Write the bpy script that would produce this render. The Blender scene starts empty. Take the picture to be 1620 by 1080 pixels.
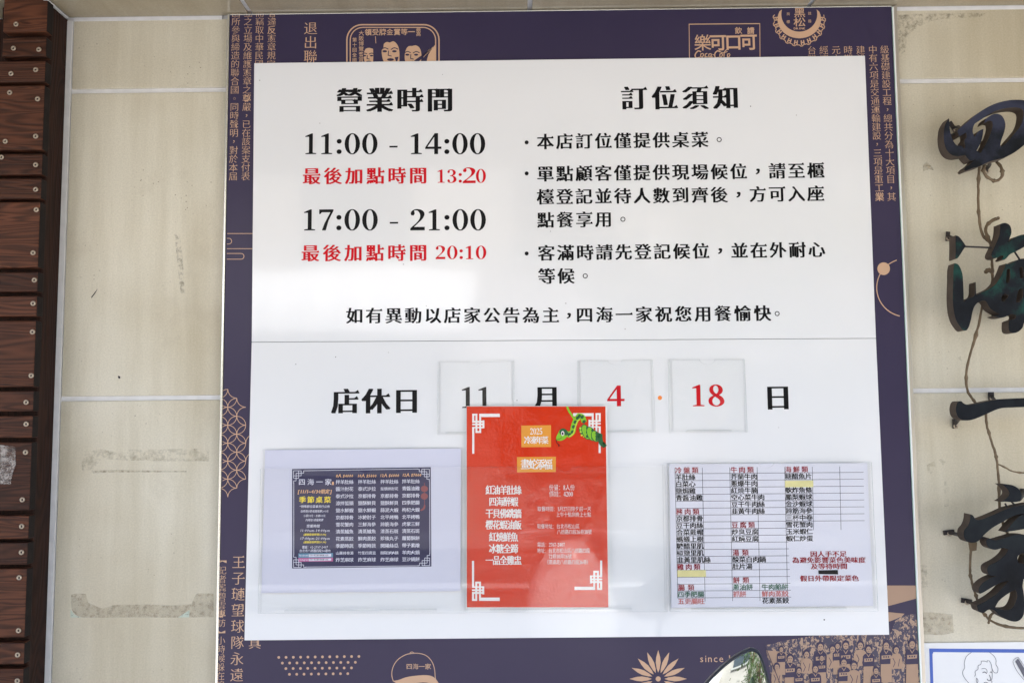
import bpy, bmesh, math, random
from mathutils import Vector, Matrix
from mathutils.geometry import tessellate_polygon
random.seed(7)
scene = bpy.context.scene
C = scene.collection

# ------------------------------------------------------------------ camera
F = 1400.0                      # focal length in photo pixels (photo 1620 wide)
CX, CY = 810.0, 540.0
Yc = Vector((12, -120, -1400)).normalized()          # world +y (into the wall) in camera axes
Zc = Vector((-0.0100, 1, 0)); Zc = (Zc - Yc * Zc.dot(Yc)).normalized()
Xc = Yc.cross(Zc)
R = Matrix((Xc, Yc, Zc))        # rows = world axes in camera axes -> camera-to-world rotation
CAM = Vector((0, -1.31, 1.60))
cam_d = bpy.data.cameras.new('camera')
cam = bpy.data.objects.new('camera', cam_d); C.objects.link(cam)
cam_d.sensor_width = 36; cam_d.lens = F / 1620 * 36
cam_d.clip_start = 0.02; cam_d.clip_end = 500
cam.matrix_world = Matrix.Translation(CAM) @ R.to_4x4()
scene.camera = cam

# ------------------------------------------------------------------ light
world = bpy.data.worlds.new('World'); scene.world = world; world.use_nodes = True
wn = world.node_tree; bg = wn.nodes['Background']
SUN_EL, SUN_AZ = math.radians(48), math.radians(18)     # azimuth clockwise from +y (north)
sky = wn.nodes.new('ShaderNodeTexSky'); sky.sky_type = 'NISHITA'; sky.sun_disc = False
sky.sun_elevation = SUN_EL; sky.sun_rotation = SUN_AZ
sky.air_density = 1.0; sky.dust_density = 2.5; sky.ozone_density = 1.0
wn.links.new(sky.outputs[0], bg.inputs[0]); bg.inputs[1].default_value = 0.15
sd = bpy.data.lights.new('sun', 'SUN'); sd.energy = 4.5; sd.angle = math.radians(.53); sd.color = (1, .97, .93)
sun = bpy.data.objects.new('sun', sd); C.objects.link(sun)
to_sun = Vector((math.sin(SUN_AZ) * math.cos(SUN_EL), math.cos(SUN_AZ) * math.cos(SUN_EL), math.sin(SUN_EL)))
sun.rotation_euler = to_sun.to_track_quat('Z', 'Y').to_euler()
vs = scene.view_settings
vs.view_transform = 'Standard'; vs.look = 'None'; vs.gamma = 1; vs.exposure = 1.92
try:
    scene.cycles.use_denoising = True
    scene.cycles.transparent_max_bounces = 16
    scene.cycles.sample_clamp_indirect = 4
    scene.cycles.caustics_reflective = False
except Exception: pass

# ------------------------------------------------------------------ geometry helpers
def P(u, v, off=0.0):
    """photo pixel -> world point on the plane y = -off"""
    d = R @ Vector((u - CX, CY - v, -F))
    t = (-off - CAM.y) / d.y
    return CAM + d * t

def mesh_obj(name, verts, faces, mat, parent=None, mats=None, fm=None):
    me = bpy.data.meshes.new(name); me.from_pydata([tuple(v) for v in verts], [], faces); me.update()
    if mat: me.materials.append(mat)
    o = bpy.data.objects.new(name, me); C.objects.link(o)
    if parent: o.parent = parent
    return o

def tag(o, label, cat, group=None, kind=None):
    if label: o['label'] = label
    if cat: o['category'] = cat
    if group: o['group'] = group
    if kind: o['kind'] = kind
    return o

def thing(name, label, cat, group=None):
    o = bpy.data.objects.new(name, None); C.objects.link(o); o.empty_display_size = .02
    return tag(o, label, cat, group)

def bevel(o, w, seg=2, ang=35):
    m = o.modifiers.new('bevel', 'BEVEL'); m.width = w; m.segments = seg; m.limit_method = 'ANGLE'; m.angle_limit = math.radians(ang)
    m.harden_normals = False
    return o

def box(name, a, b, mat, parent=None, bev=0):
    x0, x1 = sorted((a[0], b[0])); y0, y1 = sorted((a[1], b[1])); z0, z1 = sorted((a[2], b[2]))
    v = [(x, y, z) for x in (x0, x1) for y in (y0, y1) for z in (z0, z1)]
    f = [(0, 1, 3, 2), (4, 6, 7, 5), (0, 4, 5, 1), (2, 3, 7, 6), (0, 2, 6, 4), (1, 5, 7, 3)]
    o = mesh_obj(name, v, f, mat, parent)
    if bev: bevel(o, bev)
    return o

class Buf:
    """collects flat and solid pieces that become one mesh"""
    def __init__(s): s.v = []; s.f = []
    def add(s, vs, fs):
        n = len(s.v); s.v += [tuple(p) for p in vs]; s.f += [tuple(i + n for i in f) for f in fs]
    def flat(s, loops, off):          # loops of (u,v) pixels -> filled print on plane y=-off
        pts = [[P(u, v, off) for u, v in l] for l in loops]
        allp = [p for l in pts for p in l]
        tr = tessellate_polygon([[Vector((p.x, p.z, 0)) for p in l] for l in pts])
        fs = []
        for a, b, c in tr:
            if (allp[b] - allp[a]).cross(allp[c] - allp[a]).y > 0: b, c = c, b
            fs.append((a, b, c))
        s.add(allp, fs)
    def ribbon(s, pts, w, off, closed=False):     # stroke of width w pixels
        n = len(pts)
        L = []; Rr = []
        for i in range(n):
            if closed: a, b = pts[i - 1], pts[(i + 1) % n]
            else: a, b = pts[max(i - 1, 0)], pts[min(i + 1, n - 1)]
            dx, dy = b[0] - a[0], b[1] - a[1]; l = math.hypot(dx, dy) or 1
            nx, ny = -dy / l * w / 2, dx / l * w / 2
            if 0 < i < n - 1 or closed:           # mitre
                p, q = pts[i - 1], pts[(i + 1) % n]; c = pts[i]
                a1 = math.atan2(c[1] - p[1], c[0] - p[0]); a2 = math.atan2(q[1] - c[1], q[0] - c[0])
                k = 1 / max(.45, abs(math.cos((a2 - a1) / 2))); nx *= k; ny *= k
            L.append((pts[i][0] + nx, pts[i][1] + ny)); Rr.append((pts[i][0] - nx, pts[i][1] - ny))
        m = n if closed else n - 1
        base = [P(u, v, off) for u, v in L] + [P(u, v, off) for u, v in Rr]
        s.add(base, [(i, (i + 1) % n, n + (i + 1) % n, n + i) for i in range(m)])
    def rect(s, u0, v0, u1, v1, off): s.add([P(u0, v0, off), P(u0, v1, off), P(u1, v1, off), P(u1, v0, off)], [(0, 1, 2, 3)])
    def disc(s, u, v, r, off, n=16, ry=None, rot=0):
        ry = ry or r; c, q = math.cos(rot), math.sin(rot)
        s.add([P(u + r * math.cos(t) * c - ry * math.sin(t) * q, v + r * math.cos(t) * q + ry * math.sin(t) * c, off) for t in [2 * math.pi * i / n for i in range(n)]], [tuple(range(n))[::-1]])
    def box(s, a, b):
        x0, x1 = sorted((a[0], b[0])); y0, y1 = sorted((a[1], b[1])); z0, z1 = sorted((a[2], b[2]))
        s.add([(x, y, z) for x in (x0, x1) for y in (y0, y1) for z in (z0, z1)],
              [(0, 1, 3, 2), (4, 6, 7, 5), (0, 4, 5, 1), (2, 3, 7, 6), (0, 2, 6, 4), (1, 5, 7, 3)])
    def build(s, name, mat, parent=None): return mesh_obj(name, s.v, s.f, mat, parent)

def smooth(pts, k=4, closed=True, sharp=62):
    """Catmull-Rom through the points, keeping sharp corners"""
    n = len(pts); out = []
    tan = []
    for i in range(n):
        p, c, q = pts[(i - 1) % n], pts[i], pts[(i + 1) % n]
        if not closed and i in (0, n - 1): tan.append((0, 0)); continue
        a1 = math.atan2(c[1] - p[1], c[0] - p[0]); a2 = math.atan2(q[1] - c[1], q[0] - c[0])
        d = abs((a2 - a1 + math.pi) % (2 * math.pi) - math.pi)
        tan.append((0, 0) if d > math.radians(sharp) else ((q[0] - p[0]), (q[1] - p[1])))
    m = n if closed else n - 1
    for i in range(m):
        a, b = pts[i], pts[(i + 1) % n]; L = math.hypot(b[0] - a[0], b[1] - a[1])
        def sc(t):
            l = math.hypot(*t)
            return (0, 0) if l == 0 else (t[0] / l * L, t[1] / l * L)
        ta, tb = sc(tan[i]), sc(tan[(i + 1) % n])
        for j in range(k):
            t = j / k; h1 = 2*t**3-3*t**2+1; h2 = t**3-2*t**2+t; h3 = -2*t**3+3*t**2; h4 = t**3-t**2
            out.append((h1*a[0]+h2*ta[0]+h3*b[0]+h4*tb[0], h1*a[1]+h2*ta[1]+h3*b[1]+h4*tb[1]))
    if not closed: out.append(pts[-1])
    return out

def solid(name, loops, off_f, off_b, mat, parent, bev=.0007, side=None):
    """loops in pixels as seen on the front plane y=-off_f, given real thickness back to y=-off_b"""
    pts = [[P(u, v, off_f) for u, v in l] for l in loops]
    fr = [p for l in pts for p in l]; n = len(fr)
    bk = [Vector((p.x, -off_b, p.z)) for p in fr]
    tr = tessellate_polygon([[Vector((p.x, p.z, 0)) for p in l] for l in pts]); fs = []
    for a, b, c in tr:
        if (fr[b] - fr[a]).cross(fr[c] - fr[a]).y > 0: b, c = c, b
        fs.append((a, b, c)); fs.append((a + n, c + n, b + n))
    nf = len(fs)
    k = 0
    for l in pts:
        m = len(l)
        for i in range(m):
            j = (i + 1) % m; fs.append((k + i, k + j, n + k + j, n + k + i))
        k += m
    o = mesh_obj(name, fr + bk, fs, mat, parent)
    if side:
        o.data.materials.append(side)
        for i, p in enumerate(o.data.polygons):
            if i >= nf: p.material_index = 1
    bm = bmesh.new(); bm.from_mesh(o.data); bmesh.ops.recalc_face_normals(bm, faces=bm.faces); bm.to_mesh(o.data); bm.free()
    if bev: bevel(o, bev, 1, 50)
    return o

def tube(name, pts, r, mat, parent, n=8, jitter=0.0, buf=None):
    """pts world Vectors; r float or list"""
    vs = []; fs = []
    N = len(pts); prev = None
    for i, p in enumerate(pts):
        d = (pts[min(i + 1, N - 1)] - pts[max(i - 1, 0)]).normalized()
        u = Vector((0, -1, 0)) if abs(d.y) < .9 else Vector((1, 0, 0))
        a = d.cross(u).normalized(); b = d.cross(a)
        rr = r[i] if isinstance(r, (list, tuple)) else r
        rr *= 1 + random.uniform(-jitter, jitter)
        for k in range(n):
            t = 2 * math.pi * k / n; vs.append(p + a * math.cos(t) * rr + b * math.sin(t) * rr)
        if i:
            for k in range(n):
                A = (i - 1) * n + k; B = (i - 1) * n + (k + 1) % n
                fs.append((A, B, B + n, A + n))
    fs.append(tuple(range(n))); fs.append(tuple(range((N - 1) * n, N * n))[::-1])
    if buf is not None: buf.add(vs, fs); return
    o = mesh_obj(name, vs, fs, mat, parent)
    for p in o.data.polygons: p.use_smooth = True
    return o

# ------------------------------------------------------------------ materials
def mat(name, col, rough=.5, metal=0, spec=.5, coat=0, bump=0, bscale=200, var=0, vscale=8, extra=None):
    m = bpy.data.materials.new(name); m.use_nodes = True
    nt = m.node_tree; b = nt.nodes['Principled BSDF']
    b.inputs['Base Color'].default_value = (*col, 1); b.inputs['Roughness'].default_value = rough
    b.inputs['Metallic'].default_value = metal; b.inputs['Specular IOR Level'].default_value = spec
    b.inputs['Coat Weight'].default_value = coat
    tc = nt.nodes.new('ShaderNodeTexCoord')
    if var:
        n = nt.nodes.new('ShaderNodeTexNoise'); n.inputs['Scale'].default_value = vscale; n.inputs['Detail'].default_value = 6
        nt.links.new(tc.outputs['Object'], n.inputs['Vector'])
        mx = nt.nodes.new('ShaderNodeMix'); mx.data_type = 'RGBA'
        mx.inputs[6].default_value = (*[c * (1 - var) for c in col], 1); mx.inputs[7].default_value = (*[min(1, c * (1 + var)) for c in col], 1)
        nt.links.new(n.outputs[0], mx.inputs[0]); nt.links.new(mx.outputs[2], b.inputs['Base Color'])
    if bump:
        n = nt.nodes.new('ShaderNodeTexNoise'); n.inputs['Scale'].default_value = bscale; n.inputs['Detail'].default_value = 3
        nt.links.new(tc.outputs['Object'], n.inputs['Vector'])
        bp = nt.nodes.new('ShaderNodeBump'); bp.inputs['Strength'].default_value = bump; bp.inputs['Distance'].default_value = .001
        nt.links.new(n.outputs[0], bp.inputs['Height']); nt.links.new(bp.outputs[0], b.inputs['Normal'])
    if extra: extra(nt, b, tc)
    return m

def L(nt, a, b): nt.links.new(a, b)
def N(nt, t, **k):
    n = nt.nodes.new('ShaderNode' + t)
    for a, b in k.items(): setattr(n, a, b)
    return n
def ramp(nt, stops, interp='LINEAR'):
    r = nt.nodes.new('ShaderNodeValToRGB'); r.color_ramp.interpolation = interp
    e = r.color_ramp.elements
    e[0].position, e[0].color = stops[0][0], (*stops[0][1], 1); e[1].position, e[1].color = stops[-1][0], (*stops[-1][1], 1)
    for p, c in stops[1:-1]:
        x = e.new(p); x.color = (*c, 1)
    return r
def mixc(nt, f, a, b, mode='MIX'):
    m = nt.nodes.new('ShaderNodeMix'); m.data_type = 'RGBA'; m.blend_type = mode
    for s, i in ((f, 0), (a, 6), (b, 7)):
        if hasattr(s, 'links'): nt.links.new(s, m.inputs[i])
        elif i == 0: m.inputs[0].default_value = s
        else: m.inputs[i].default_value = (*s, 1)
    return m.outputs[2]

def tile_mat(name, c1, c2, rough=.34, stain=.5, dirt=.3):
    """glazed porcelain: slow tone change, fine weave, pores, brown stains"""
    def ex(nt, b, tc):
        geo = N(nt, 'NewGeometry')
        oi = N(nt, 'ObjectInfo')
        n1 = N(nt, 'TexNoise'); n1.inputs['Scale'].default_value = 2.2; n1.inputs['Detail'].default_value = 5
        L(nt, geo.outputs['Position'], n1.inputs['Vector'])
        r1 = ramp(nt, [(.40, (0, 0, 0)), (.60, (1, 1, 1))]); L(nt, n1.outputs[0], r1.inputs[0])
        base = mixc(nt, r1.outputs[0], c1, c2)
        tint = N(nt, 'HueSaturation'); mr = N(nt, 'MapRange'); mr.inputs[3].default_value = .95; mr.inputs[4].default_value = 1.04
        L(nt, oi.outputs['Random'], mr.inputs[0]); L(nt, mr.outputs[0], tint.inputs['Value']); L(nt, base, tint.inputs['Color']); base = tint.outputs[0]
        # vertical wipe streaks
        mp = N(nt, 'Mapping'); mp.inputs['Scale'].default_value = (16, 1, 1.3); L(nt, geo.outputs['Position'], mp.inputs[0])
        n2 = N(nt, 'TexNoise'); n2.inputs['Scale'].default_value = 1.6; n2.inputs['Detail'].default_value = 6; n2.inputs['Roughness'].default_value = .65
        L(nt, mp.outputs[0], n2.inputs['Vector'])
        r2 = ramp(nt, [(.42, (1, 1, 1)), (.72, (.80, .775, .72))]); L(nt, n2.outputs[0], r2.inputs[0])
        base = mixc(nt, .75, base, r2.outputs[0], 'MULTIPLY')
        # fine woven grain
        n3 = N(nt, 'TexNoise'); n3.inputs['Scale'].default_value = 420; n3.inputs['Detail'].default_value = 2
        L(nt, geo.outputs['Position'], n3.inputs['Vector'])
        r3 = ramp(nt, [(.3, (.88, .88, .87)), (.7, (1.06, 1.06, 1.06))]); L(nt, n3.outputs[0], r3.inputs[0])
        base = mixc(nt, .8, base, r3.outputs[0], 'MULTIPLY')
        # brown dirt patches
        n4 = N(nt, 'TexNoise'); n4.inputs['Scale'].default_value = 5.5; n4.inputs['Detail'].default_value = 9; n4.inputs['Roughness'].default_value = .72
        L(nt, geo.outputs['Position'], n4.inputs['Vector'])
        r4 = ramp(nt, [(.56, (0, 0, 0)), (.74, (dirt, dirt, dirt))]); L(nt, n4.outputs[0], r4.inputs[0])
        base = mixc(nt, r4.outputs[0], base, (.30, .235, .15))
        # pores and pock marks
        v = N(nt, 'TexVoronoi'); v.inputs['Scale'].default_value = 110; L(nt, geo.outputs['Position'], v.inputs['Vector'])
        r5 = ramp(nt, [(.06, (.85, .85, .85)), (.13, (0, 0, 0))]); L(nt, v.outputs['Distance'], r5.inputs[0])
        n5 = N(nt, 'TexNoise'); n5.inputs['Scale'].default_value = 9; L(nt, geo.outputs['Position'], n5.inputs['Vector'])
        r6 = ramp(nt, [(.52, (0, 0, 0)), (.66, (1, 1, 1))]); L(nt, n5.outputs[0], r6.inputs[0])
        mm = N(nt, 'Math', operation='MULTIPLY'); L(nt, r5.outputs[0], mm.inputs[0]); L(nt, r6.outputs[0], mm.inputs[1])
        base = mixc(nt, mm.outputs[0], base, (.22, .17, .11))
        L(nt, base, b.inputs['Base Color'])
        rr = N(nt, 'MapRange'); rr.inputs[3].default_value = rough * .75; rr.inputs[4].default_value = rough * 1.5
        L(nt, n4.outputs[0], rr.inputs[0]); L(nt, rr.outputs[0], b.inputs['Roughness'])
        bp = N(nt, 'Bump'); bp.inputs['Strength'].default_value = .12; bp.inputs['Distance'].default_value = .0006
        L(nt, n3.outputs[0], bp.inputs['Height']); L(nt, bp.outputs[0], b.inputs['Normal'])
    return mat(name, c1, rough, extra=ex)

M = {}
M['tile'] = tile_mat('beige_tile', (.545, .485, .355), (.665, .62, .50), rough=.27)
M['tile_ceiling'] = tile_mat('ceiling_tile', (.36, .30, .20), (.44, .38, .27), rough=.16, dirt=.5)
M['grout'] = mat('grout', (.70, .69, .68), .9, var=.16, vscale=60, bump=.5, bscale=500)
M['grout_dirty'] = mat('grout_dirty', (.42, .40, .38), .9, var=.3, vscale=25, bump=.5, bscale=500)

def wood_ex(c_dark, c_light, sc=(5, 30, 60), sc2=(14, 160, 420)):
    def ex(nt, b, tc):
        oi = N(nt, 'ObjectInfo')
        cb = N(nt, 'CombineXYZ'); 
        m1 = N(nt, 'Math', operation='MULTIPLY'); m1.inputs[1].default_value = 37.0; L(nt, oi.outputs['Random'], m1.inputs[0])
        for i in range(3): L(nt, m1.outputs[0], cb.inputs[i])
        ad = N(nt, 'VectorMath', operation='ADD'); L(nt, tc.outputs['Object'], ad.inputs[0]); L(nt, cb.outputs[0], ad.inputs[1])
        mp = N(nt, 'Mapping'); mp.inputs['Scale'].default_value = sc; L(nt, ad.outputs[0], mp.inputs[0])
        n0 = N(nt, 'TexNoise'); n0.inputs['Scale'].default_value = .55; n0.inputs['Detail'].default_value = 2; n0.inputs['Distortion'].default_value = .6
        L(nt, mp.outputs[0], n0.inputs['Vector'])
        sn = N(nt, 'Math', operation='MULTIPLY'); sn.inputs[1].default_value = 95; L(nt, n0.outputs[0], sn.inputs[0])
        si = N(nt, 'Math', operation='SINE'); L(nt, sn.outputs[0], si.inputs[0])
        mp2 = N(nt, 'Mapping'); mp2.inputs['Scale'].default_value = sc2; L(nt, ad.outputs[0], mp2.inputs[0])
        n2 = N(nt, 'TexNoise'); n2.inputs['Scale'].default_value = 1.2; n2.inputs['Detail'].default_value = 5; L(nt, mp2.outputs[0], n2.inputs['Vector'])
        mr = N(nt, 'MapRange'); mr.inputs[1].default_value = -1; mr.inputs[2].default_value = 1; mr.inputs[3].default_value = .38; mr.inputs[4].default_value = .78
        L(nt, si.outputs[0], mr.inputs[0])
        mm = N(nt, 'Math', operation='MULTIPLY_ADD'); mm.inputs[1].default_value = .6; L(nt, n2.outputs[0], mm.inputs[0])
        sb = N(nt, 'Math', operation='SUBTRACT'); L(nt, mr.outputs[0], sb.inputs[0]); sb.inputs[1].default_value = .3
        L(nt, sb.outputs[0], mm.inputs[2])
        rp = ramp(nt, [(.15, c_dark), (.85, c_light)]); L(nt, mm.outputs[0], rp.inputs[0])
        hs = N(nt, 'HueSaturation'); m3 = N(nt, 'MapRange'); m3.inputs[3].default_value = .55; m3.inputs[4].default_value = 1.3
        L(nt, oi.outputs['Random'], m3.inputs[0]); L(nt, m3.outputs[0], hs.inputs['Value']); L(nt, rp.outputs[0], hs.inputs['Color'])
        n4 = N(nt, 'TexNoise'); n4.inputs['Scale'].default_value = 45; n4.inputs['Detail'].default_value = 8; n4.inputs['Roughness'].default_value = .8
        L(nt, ad.outputs[0], n4.inputs['Vector'])
        r4 = ramp(nt, [(.64, (0, 0, 0)), (.74, (.35, .35, .35))]); L(nt, n4.outputs[0], r4.inputs[0])
        out = mixc(nt, r4.outputs[0], hs.outputs[0], (.25, .20, .16))
        L(nt, out, b.inputs['Base Color'])
        bp = N(nt, 'Bump'); bp.inputs['Strength'].default_value = .5; bp.inputs['Distance'].default_value = .0012
        L(nt, mm.outputs[0], bp.inputs['Height']); L(nt, bp.outputs[0], b.inputs['Normal'])
    return ex
M['wood'] = mat('stained_wood', (.1, .04, .02), .55, spec=.22, extra=wood_ex((.012, .005, .003), (.100, .034, .016)))
M['wood_end'] = mat('dark_end_grain', (.014, .010, .009), .75, spec=.2, var=.5, vscale=60, bump=.5, bscale=400)
M['wood_post'] = mat('post_wood', (.06, .02, .012), .6, spec=.15, extra=wood_ex((.009, .004, .003), (.034, .013, .008), (60, 30, 4), (420, 160, 12)))
M['screw'] = mat('screw_metal', (.40, .33, .25), .4, metal=.8, var=.3, vscale=300)
M['screw_dark'] = mat('screw_recess', (.03, .022, .018), .7)

def purple_ex(nt, b, tc):
    geo = N(nt, 'NewGeometry')
    n = N(nt, 'TexNoise'); n.inputs['Scale'].default_value = 3; n.inputs['Detail'].default_value = 7; L(nt, geo.outputs['Position'], n.inputs['Vector'])
    r = ramp(nt, [(.3, (.033, .025, .062)), (.7, (.041, .031, .071))]); L(nt, n.outputs[0], r.inputs[0]); L(nt, r.outputs[0], b.inputs['Base Color'])
M['purple'] = mat('purple_print', (.05, .04, .085), .28, spec=.28, bump=.04, bscale=60, extra=purple_ex)
M['gold'] = mat('gold_print', (.60, .385, .25), .35, spec=.25, var=.06, vscale=30)
M['tan'] = mat('tan_photo_print', (.40, .262, .18), .35, spec=.25)
M['trim'] = mat('polished_trim', (.66, .65, .60), .22, metal=1)
M['lip_white'] = mat('white_lip', (.80, .80, .78), .15)
M['trim_cream'] = mat('dull_steel_trim', (.50, .46, .40), .3, metal=.75, var=.25, vscale=12)
M['trim_edge'] = mat('acrylic_edge', (.55, .72, .64), .15)
def white_ex(nt, b, tc):
    geo = N(nt, 'NewGeometry')
    n = N(nt, 'TexNoise'); n.inputs['Scale'].default_value = 2.0; n.inputs['Detail'].default_value = 4; L(nt, geo.outputs['Position'], n.inputs['Vector'])
    r = ramp(nt, [(.3, (.765, .77, .775)), (.7, (.80, .80, .80))]); L(nt, n.outputs[0], r.inputs[0])
    v = N(nt, 'TexVoronoi'); v.inputs['Scale'].default_value = 17; L(nt, geo.outputs['Position'], v.inputs['Vector'])
    rs = ramp(nt, [(.012, (1, 1, 1)), (.02, (0, 0, 0))]); L(nt, v.outputs['Distance'], rs.inputs[0])
    L(nt, mixc(nt, rs.outputs[0], r.outputs[0], (.45, .43, .42)), b.inputs['Base Color'])
    # slight waviness of the acrylic, seen only in its reflections
    n2 = N(nt, 'TexNoise'); n2.inputs['Scale'].default_value = 2.4; n2.inputs['Detail'].default_value = 1.5; L(nt, geo.outputs['Position'], n2.inputs['Vector'])
    bp = N(nt, 'Bump'); bp.inputs['Strength'].default_value = .5; bp.inputs['Distance'].default_value = .004
    L(nt, n2.outputs[0], bp.inputs['Height']); L(nt, bp.outputs[0], b.inputs['Normal'])
M['white'] = mat('white_acrylic', (.79, .79, .79), .06, extra=white_ex)
M['card'] = mat('white_card', (.79, .79, .79), .4, var=.02)
M['black'] = mat('black_vinyl', (.006, .006, .007), .35, spec=.12)
M['red'] = mat('red_vinyl', (.60, .003, .012), .35, spec=.15)
M['orange'] = mat('orange_vinyl', (.85, .23, .03), .3)
M['paper'] = mat('lilac_white_paper', (.61, .61, .71), .45, var=.02, vscale=3)
M['paper2'] = mat('white_paper', (.69, .69, .76), .45, var=.02, vscale=3)
M['navy'] = mat('navy_print', (.030, .028, .080), .35, spec=.2, var=.15, vscale=30)
M['menu_white'] = mat('white_ink', (.72, .72, .82), .4)
M['menu_gold'] = mat('orange_ink', (.75, .42, .20), .4)
M['menu_yellow'] = mat('yellow_ink', (.80, .62, .02), .4)
M['lantern'] = mat('dull_red_ink', (.22, .035, .045), .4)
M['teal_ink'] = mat('teal_ink', (.10, .24, .36), .4)
M['pink_ink'] = mat('pink_ink', (.48, .10, .28), .4)
M['green_ink'] = mat('green_ink', (.0, .10, .045), .4)
M['dark_red'] = mat('dark_red_ink', (.30, .004, .014), .4, spec=.2)
M['pale_red'] = mat('pale_red_ink', (.55, .14, .13), .4)
M['yellow_tape'] = mat('yellow_tape', (.72, .66, .30), .6, var=.1, vscale=80, bump=.3)
M['line_ink'] = mat('table_ink', (.03, .035, .06), .4)
def red_ex(nt, b, tc):
    geo = N(nt, 'NewGeometry')
    n = N(nt, 'TexNoise'); n.inputs['Scale'].default_value = 9; n.inputs['Detail'].default_value = 3; L(nt, geo.outputs['Position'], n.inputs['Vector'])
    n2 = N(nt, 'TexNoise'); n2.inputs['Scale'].default_value = 260; n2.inputs['Detail'].default_value = 2; L(nt, geo.outputs['Position'], n2.inputs['Vector'])
    ad = N(nt, 'Math', operation='MULTIPLY_ADD'); ad.inputs[1].default_value = .05; L(nt, n2.outputs[0], ad.inputs[0]); L(nt, n.outputs[0], ad.inputs[2])
    bp = N(nt, 'Bump'); bp.inputs['Strength'].default_value = .7; bp.inputs['Distance'].default_value = .006
    L(nt, ad.outputs[0], bp.inputs['Height']); L(nt, bp.outputs[0], b.inputs['Normal'])
M['poster_red'] = mat('glossy_red_print', (.62, .032, .004), .08, spec=.42, extra=red_ex)
M['poster_white'] = mat('poster_white_ink', (.82, .77, .73), .2)
M['poster_orange'] = mat('poster_orange_ink', (.75, .30, .03), .2)
M['snake_green'] = mat('snake_green', (.22, .50, .02), .2)
M['snake_dark'] = mat('snake_dark_green', (.015, .11, .03), .2)
M['snake_belly'] = mat('snake_belly', (.55, .68, .05), .2)
M['blue_ink'] = mat('blue_ink', (.03, .10, .45), .3, var=.25, vscale=6)
M['thin_ink'] = mat('drawing_ink', (.10, .10, .13), .4)
def iron_ex(nt, b, tc):
    geo = N(nt, 'NewGeometry')
    n = N(nt, 'TexNoise'); n.inputs['Scale'].default_value = 9; n.inputs['Detail'].default_value = 9; n.inputs['Roughness'].default_value = .65; L(nt, geo.outputs['Position'], n.inputs['Vector'])
    r = ramp(nt, [(.40, (.004, .005, .007)), (.50, (.008, .010, .014)), (.64, TINT[0])]); L(nt, n.outputs[0], r.inputs[0])
    L(nt, r.outputs[0], b.inputs['Base Color'])
TINT = [(.036, .040, .068)]
M['iron_blue'] = mat('patinated_blue_steel', (.02, .02, .03), .40, spec=.16, metal=.15, extra=iron_ex, bump=.3, bscale=250)
TINT = [(.012, .085, .062)]
M['iron_green'] = mat('patinated_green_steel', (.02, .05, .045), .40, spec=.16, metal=.15, extra=iron_ex, bump=.3, bscale=250)
TINT = [(.014, .019, .022)]
M['iron_black'] = mat('patinated_black_steel', (.015, .018, .02), .42, spec=.12, metal=.1, extra=iron_ex, bump=.3, bscale=250)
M['iron_side'] = mat('weathered_edge', (.085, .064, .050), .75, spec=.2, var=.45, vscale=60, bump=.4)
M['bracket'] = mat('bracket_iron', (.018, .013, .013), .6, var=.3, vscale=80)
M['rust'] = mat('rust', (.12, .035, .02), .8)
M['vine'] = mat('dry_vine', (.15, .105, .06), .8, var=.55, vscale=70, bump=.8, bscale=160)
M['asphalt'] = mat('asphalt', (.09, .09, .09), .9, var=.3, vscale=30, bump=.6, bscale=80)
M['paving'] = mat('grey_paving', (.41, .40, .385), .8, var=.12, vscale=5)
M['render'] = mat('pale_render', (.60, .585, .55), .8, var=.12, vscale=1.5)
M['facade'] = mat('grey_brown_facade', (.30, .275, .25), .8, var=.2, vscale=1.5)
M['awning'] = mat('white_canvas', (.80, .80, .79), .8)
M['line_paint'] = mat('reflection_line_paint', (.80, .80, .78), .7, var=.1)
M['window'] = mat('dark_window', (.03, .04, .05), .08)
M['bark'] = mat('bark', (.12, .08, .05), .9, var=.4, vscale=12)
M['leaf'] = mat('leaf', (.07, .12, .03), .5, var=.4, vscale=3)
M['plaster'] = mat('soffit_backing', (.30, .30, .29), .9)
M['rubber'] = mat('mirror_rim', (.012, .017, .028), .4)
M['mirror'] = mat('mirror_glass', (.50, .55, .55), .02, metal=1, var=.25, vscale=40)
M['scooter_white'] = mat('scooter_white_paint', (.80, .80, .80), .12, coat=.5)
M['scooter_black'] = mat('scooter_black_plastic', (.02, .02, .02), .4)

def clear_mat(name, rough, tint, ior=1.49, film=1.0):
    m = bpy.data.materials.new(name); m.use_nodes = True; nt = m.node_tree; nt.nodes.clear()
    o = N(nt, 'OutputMaterial'); mx = N(nt, 'MixShader'); fr = N(nt, 'Fresnel'); tr = N(nt, 'BsdfTransparent'); gl = N(nt, 'BsdfGlossy')
    gl.inputs['Roughness'].default_value = rough; tr.inputs[0].default_value = (*tint, 1)
    g_ = N(nt, 'NewGeometry'); fr.inputs[0].default_value = ior     # one reflection per sheet, at its outer face
    iv = N(nt, 'Math', operation='SUBTRACT'); iv.inputs[0].default_value = 1; L(nt, g_.outputs['Backfacing'], iv.inputs[1])
    mu = N(nt, 'Math', operation='MULTIPLY'); L(nt, fr.outputs[0], mu.inputs[0]); L(nt, iv.outputs[0], mu.inputs[1])
    L(nt, mu.outputs[0], mx.inputs[0]); L(nt, tr.outputs[0], mx.inputs[1]); L(nt, gl.outputs[0], mx.inputs[2]); L(nt, mx.outputs[0], o.inputs[0])
    return m
M['clear'] = clear_mat('clear_acrylic', .02, (.996, .998, .997), 1.42)
M['clear_edge'] = mat('acrylic_cut_edge', (.55, .58, .57), .2)
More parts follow.
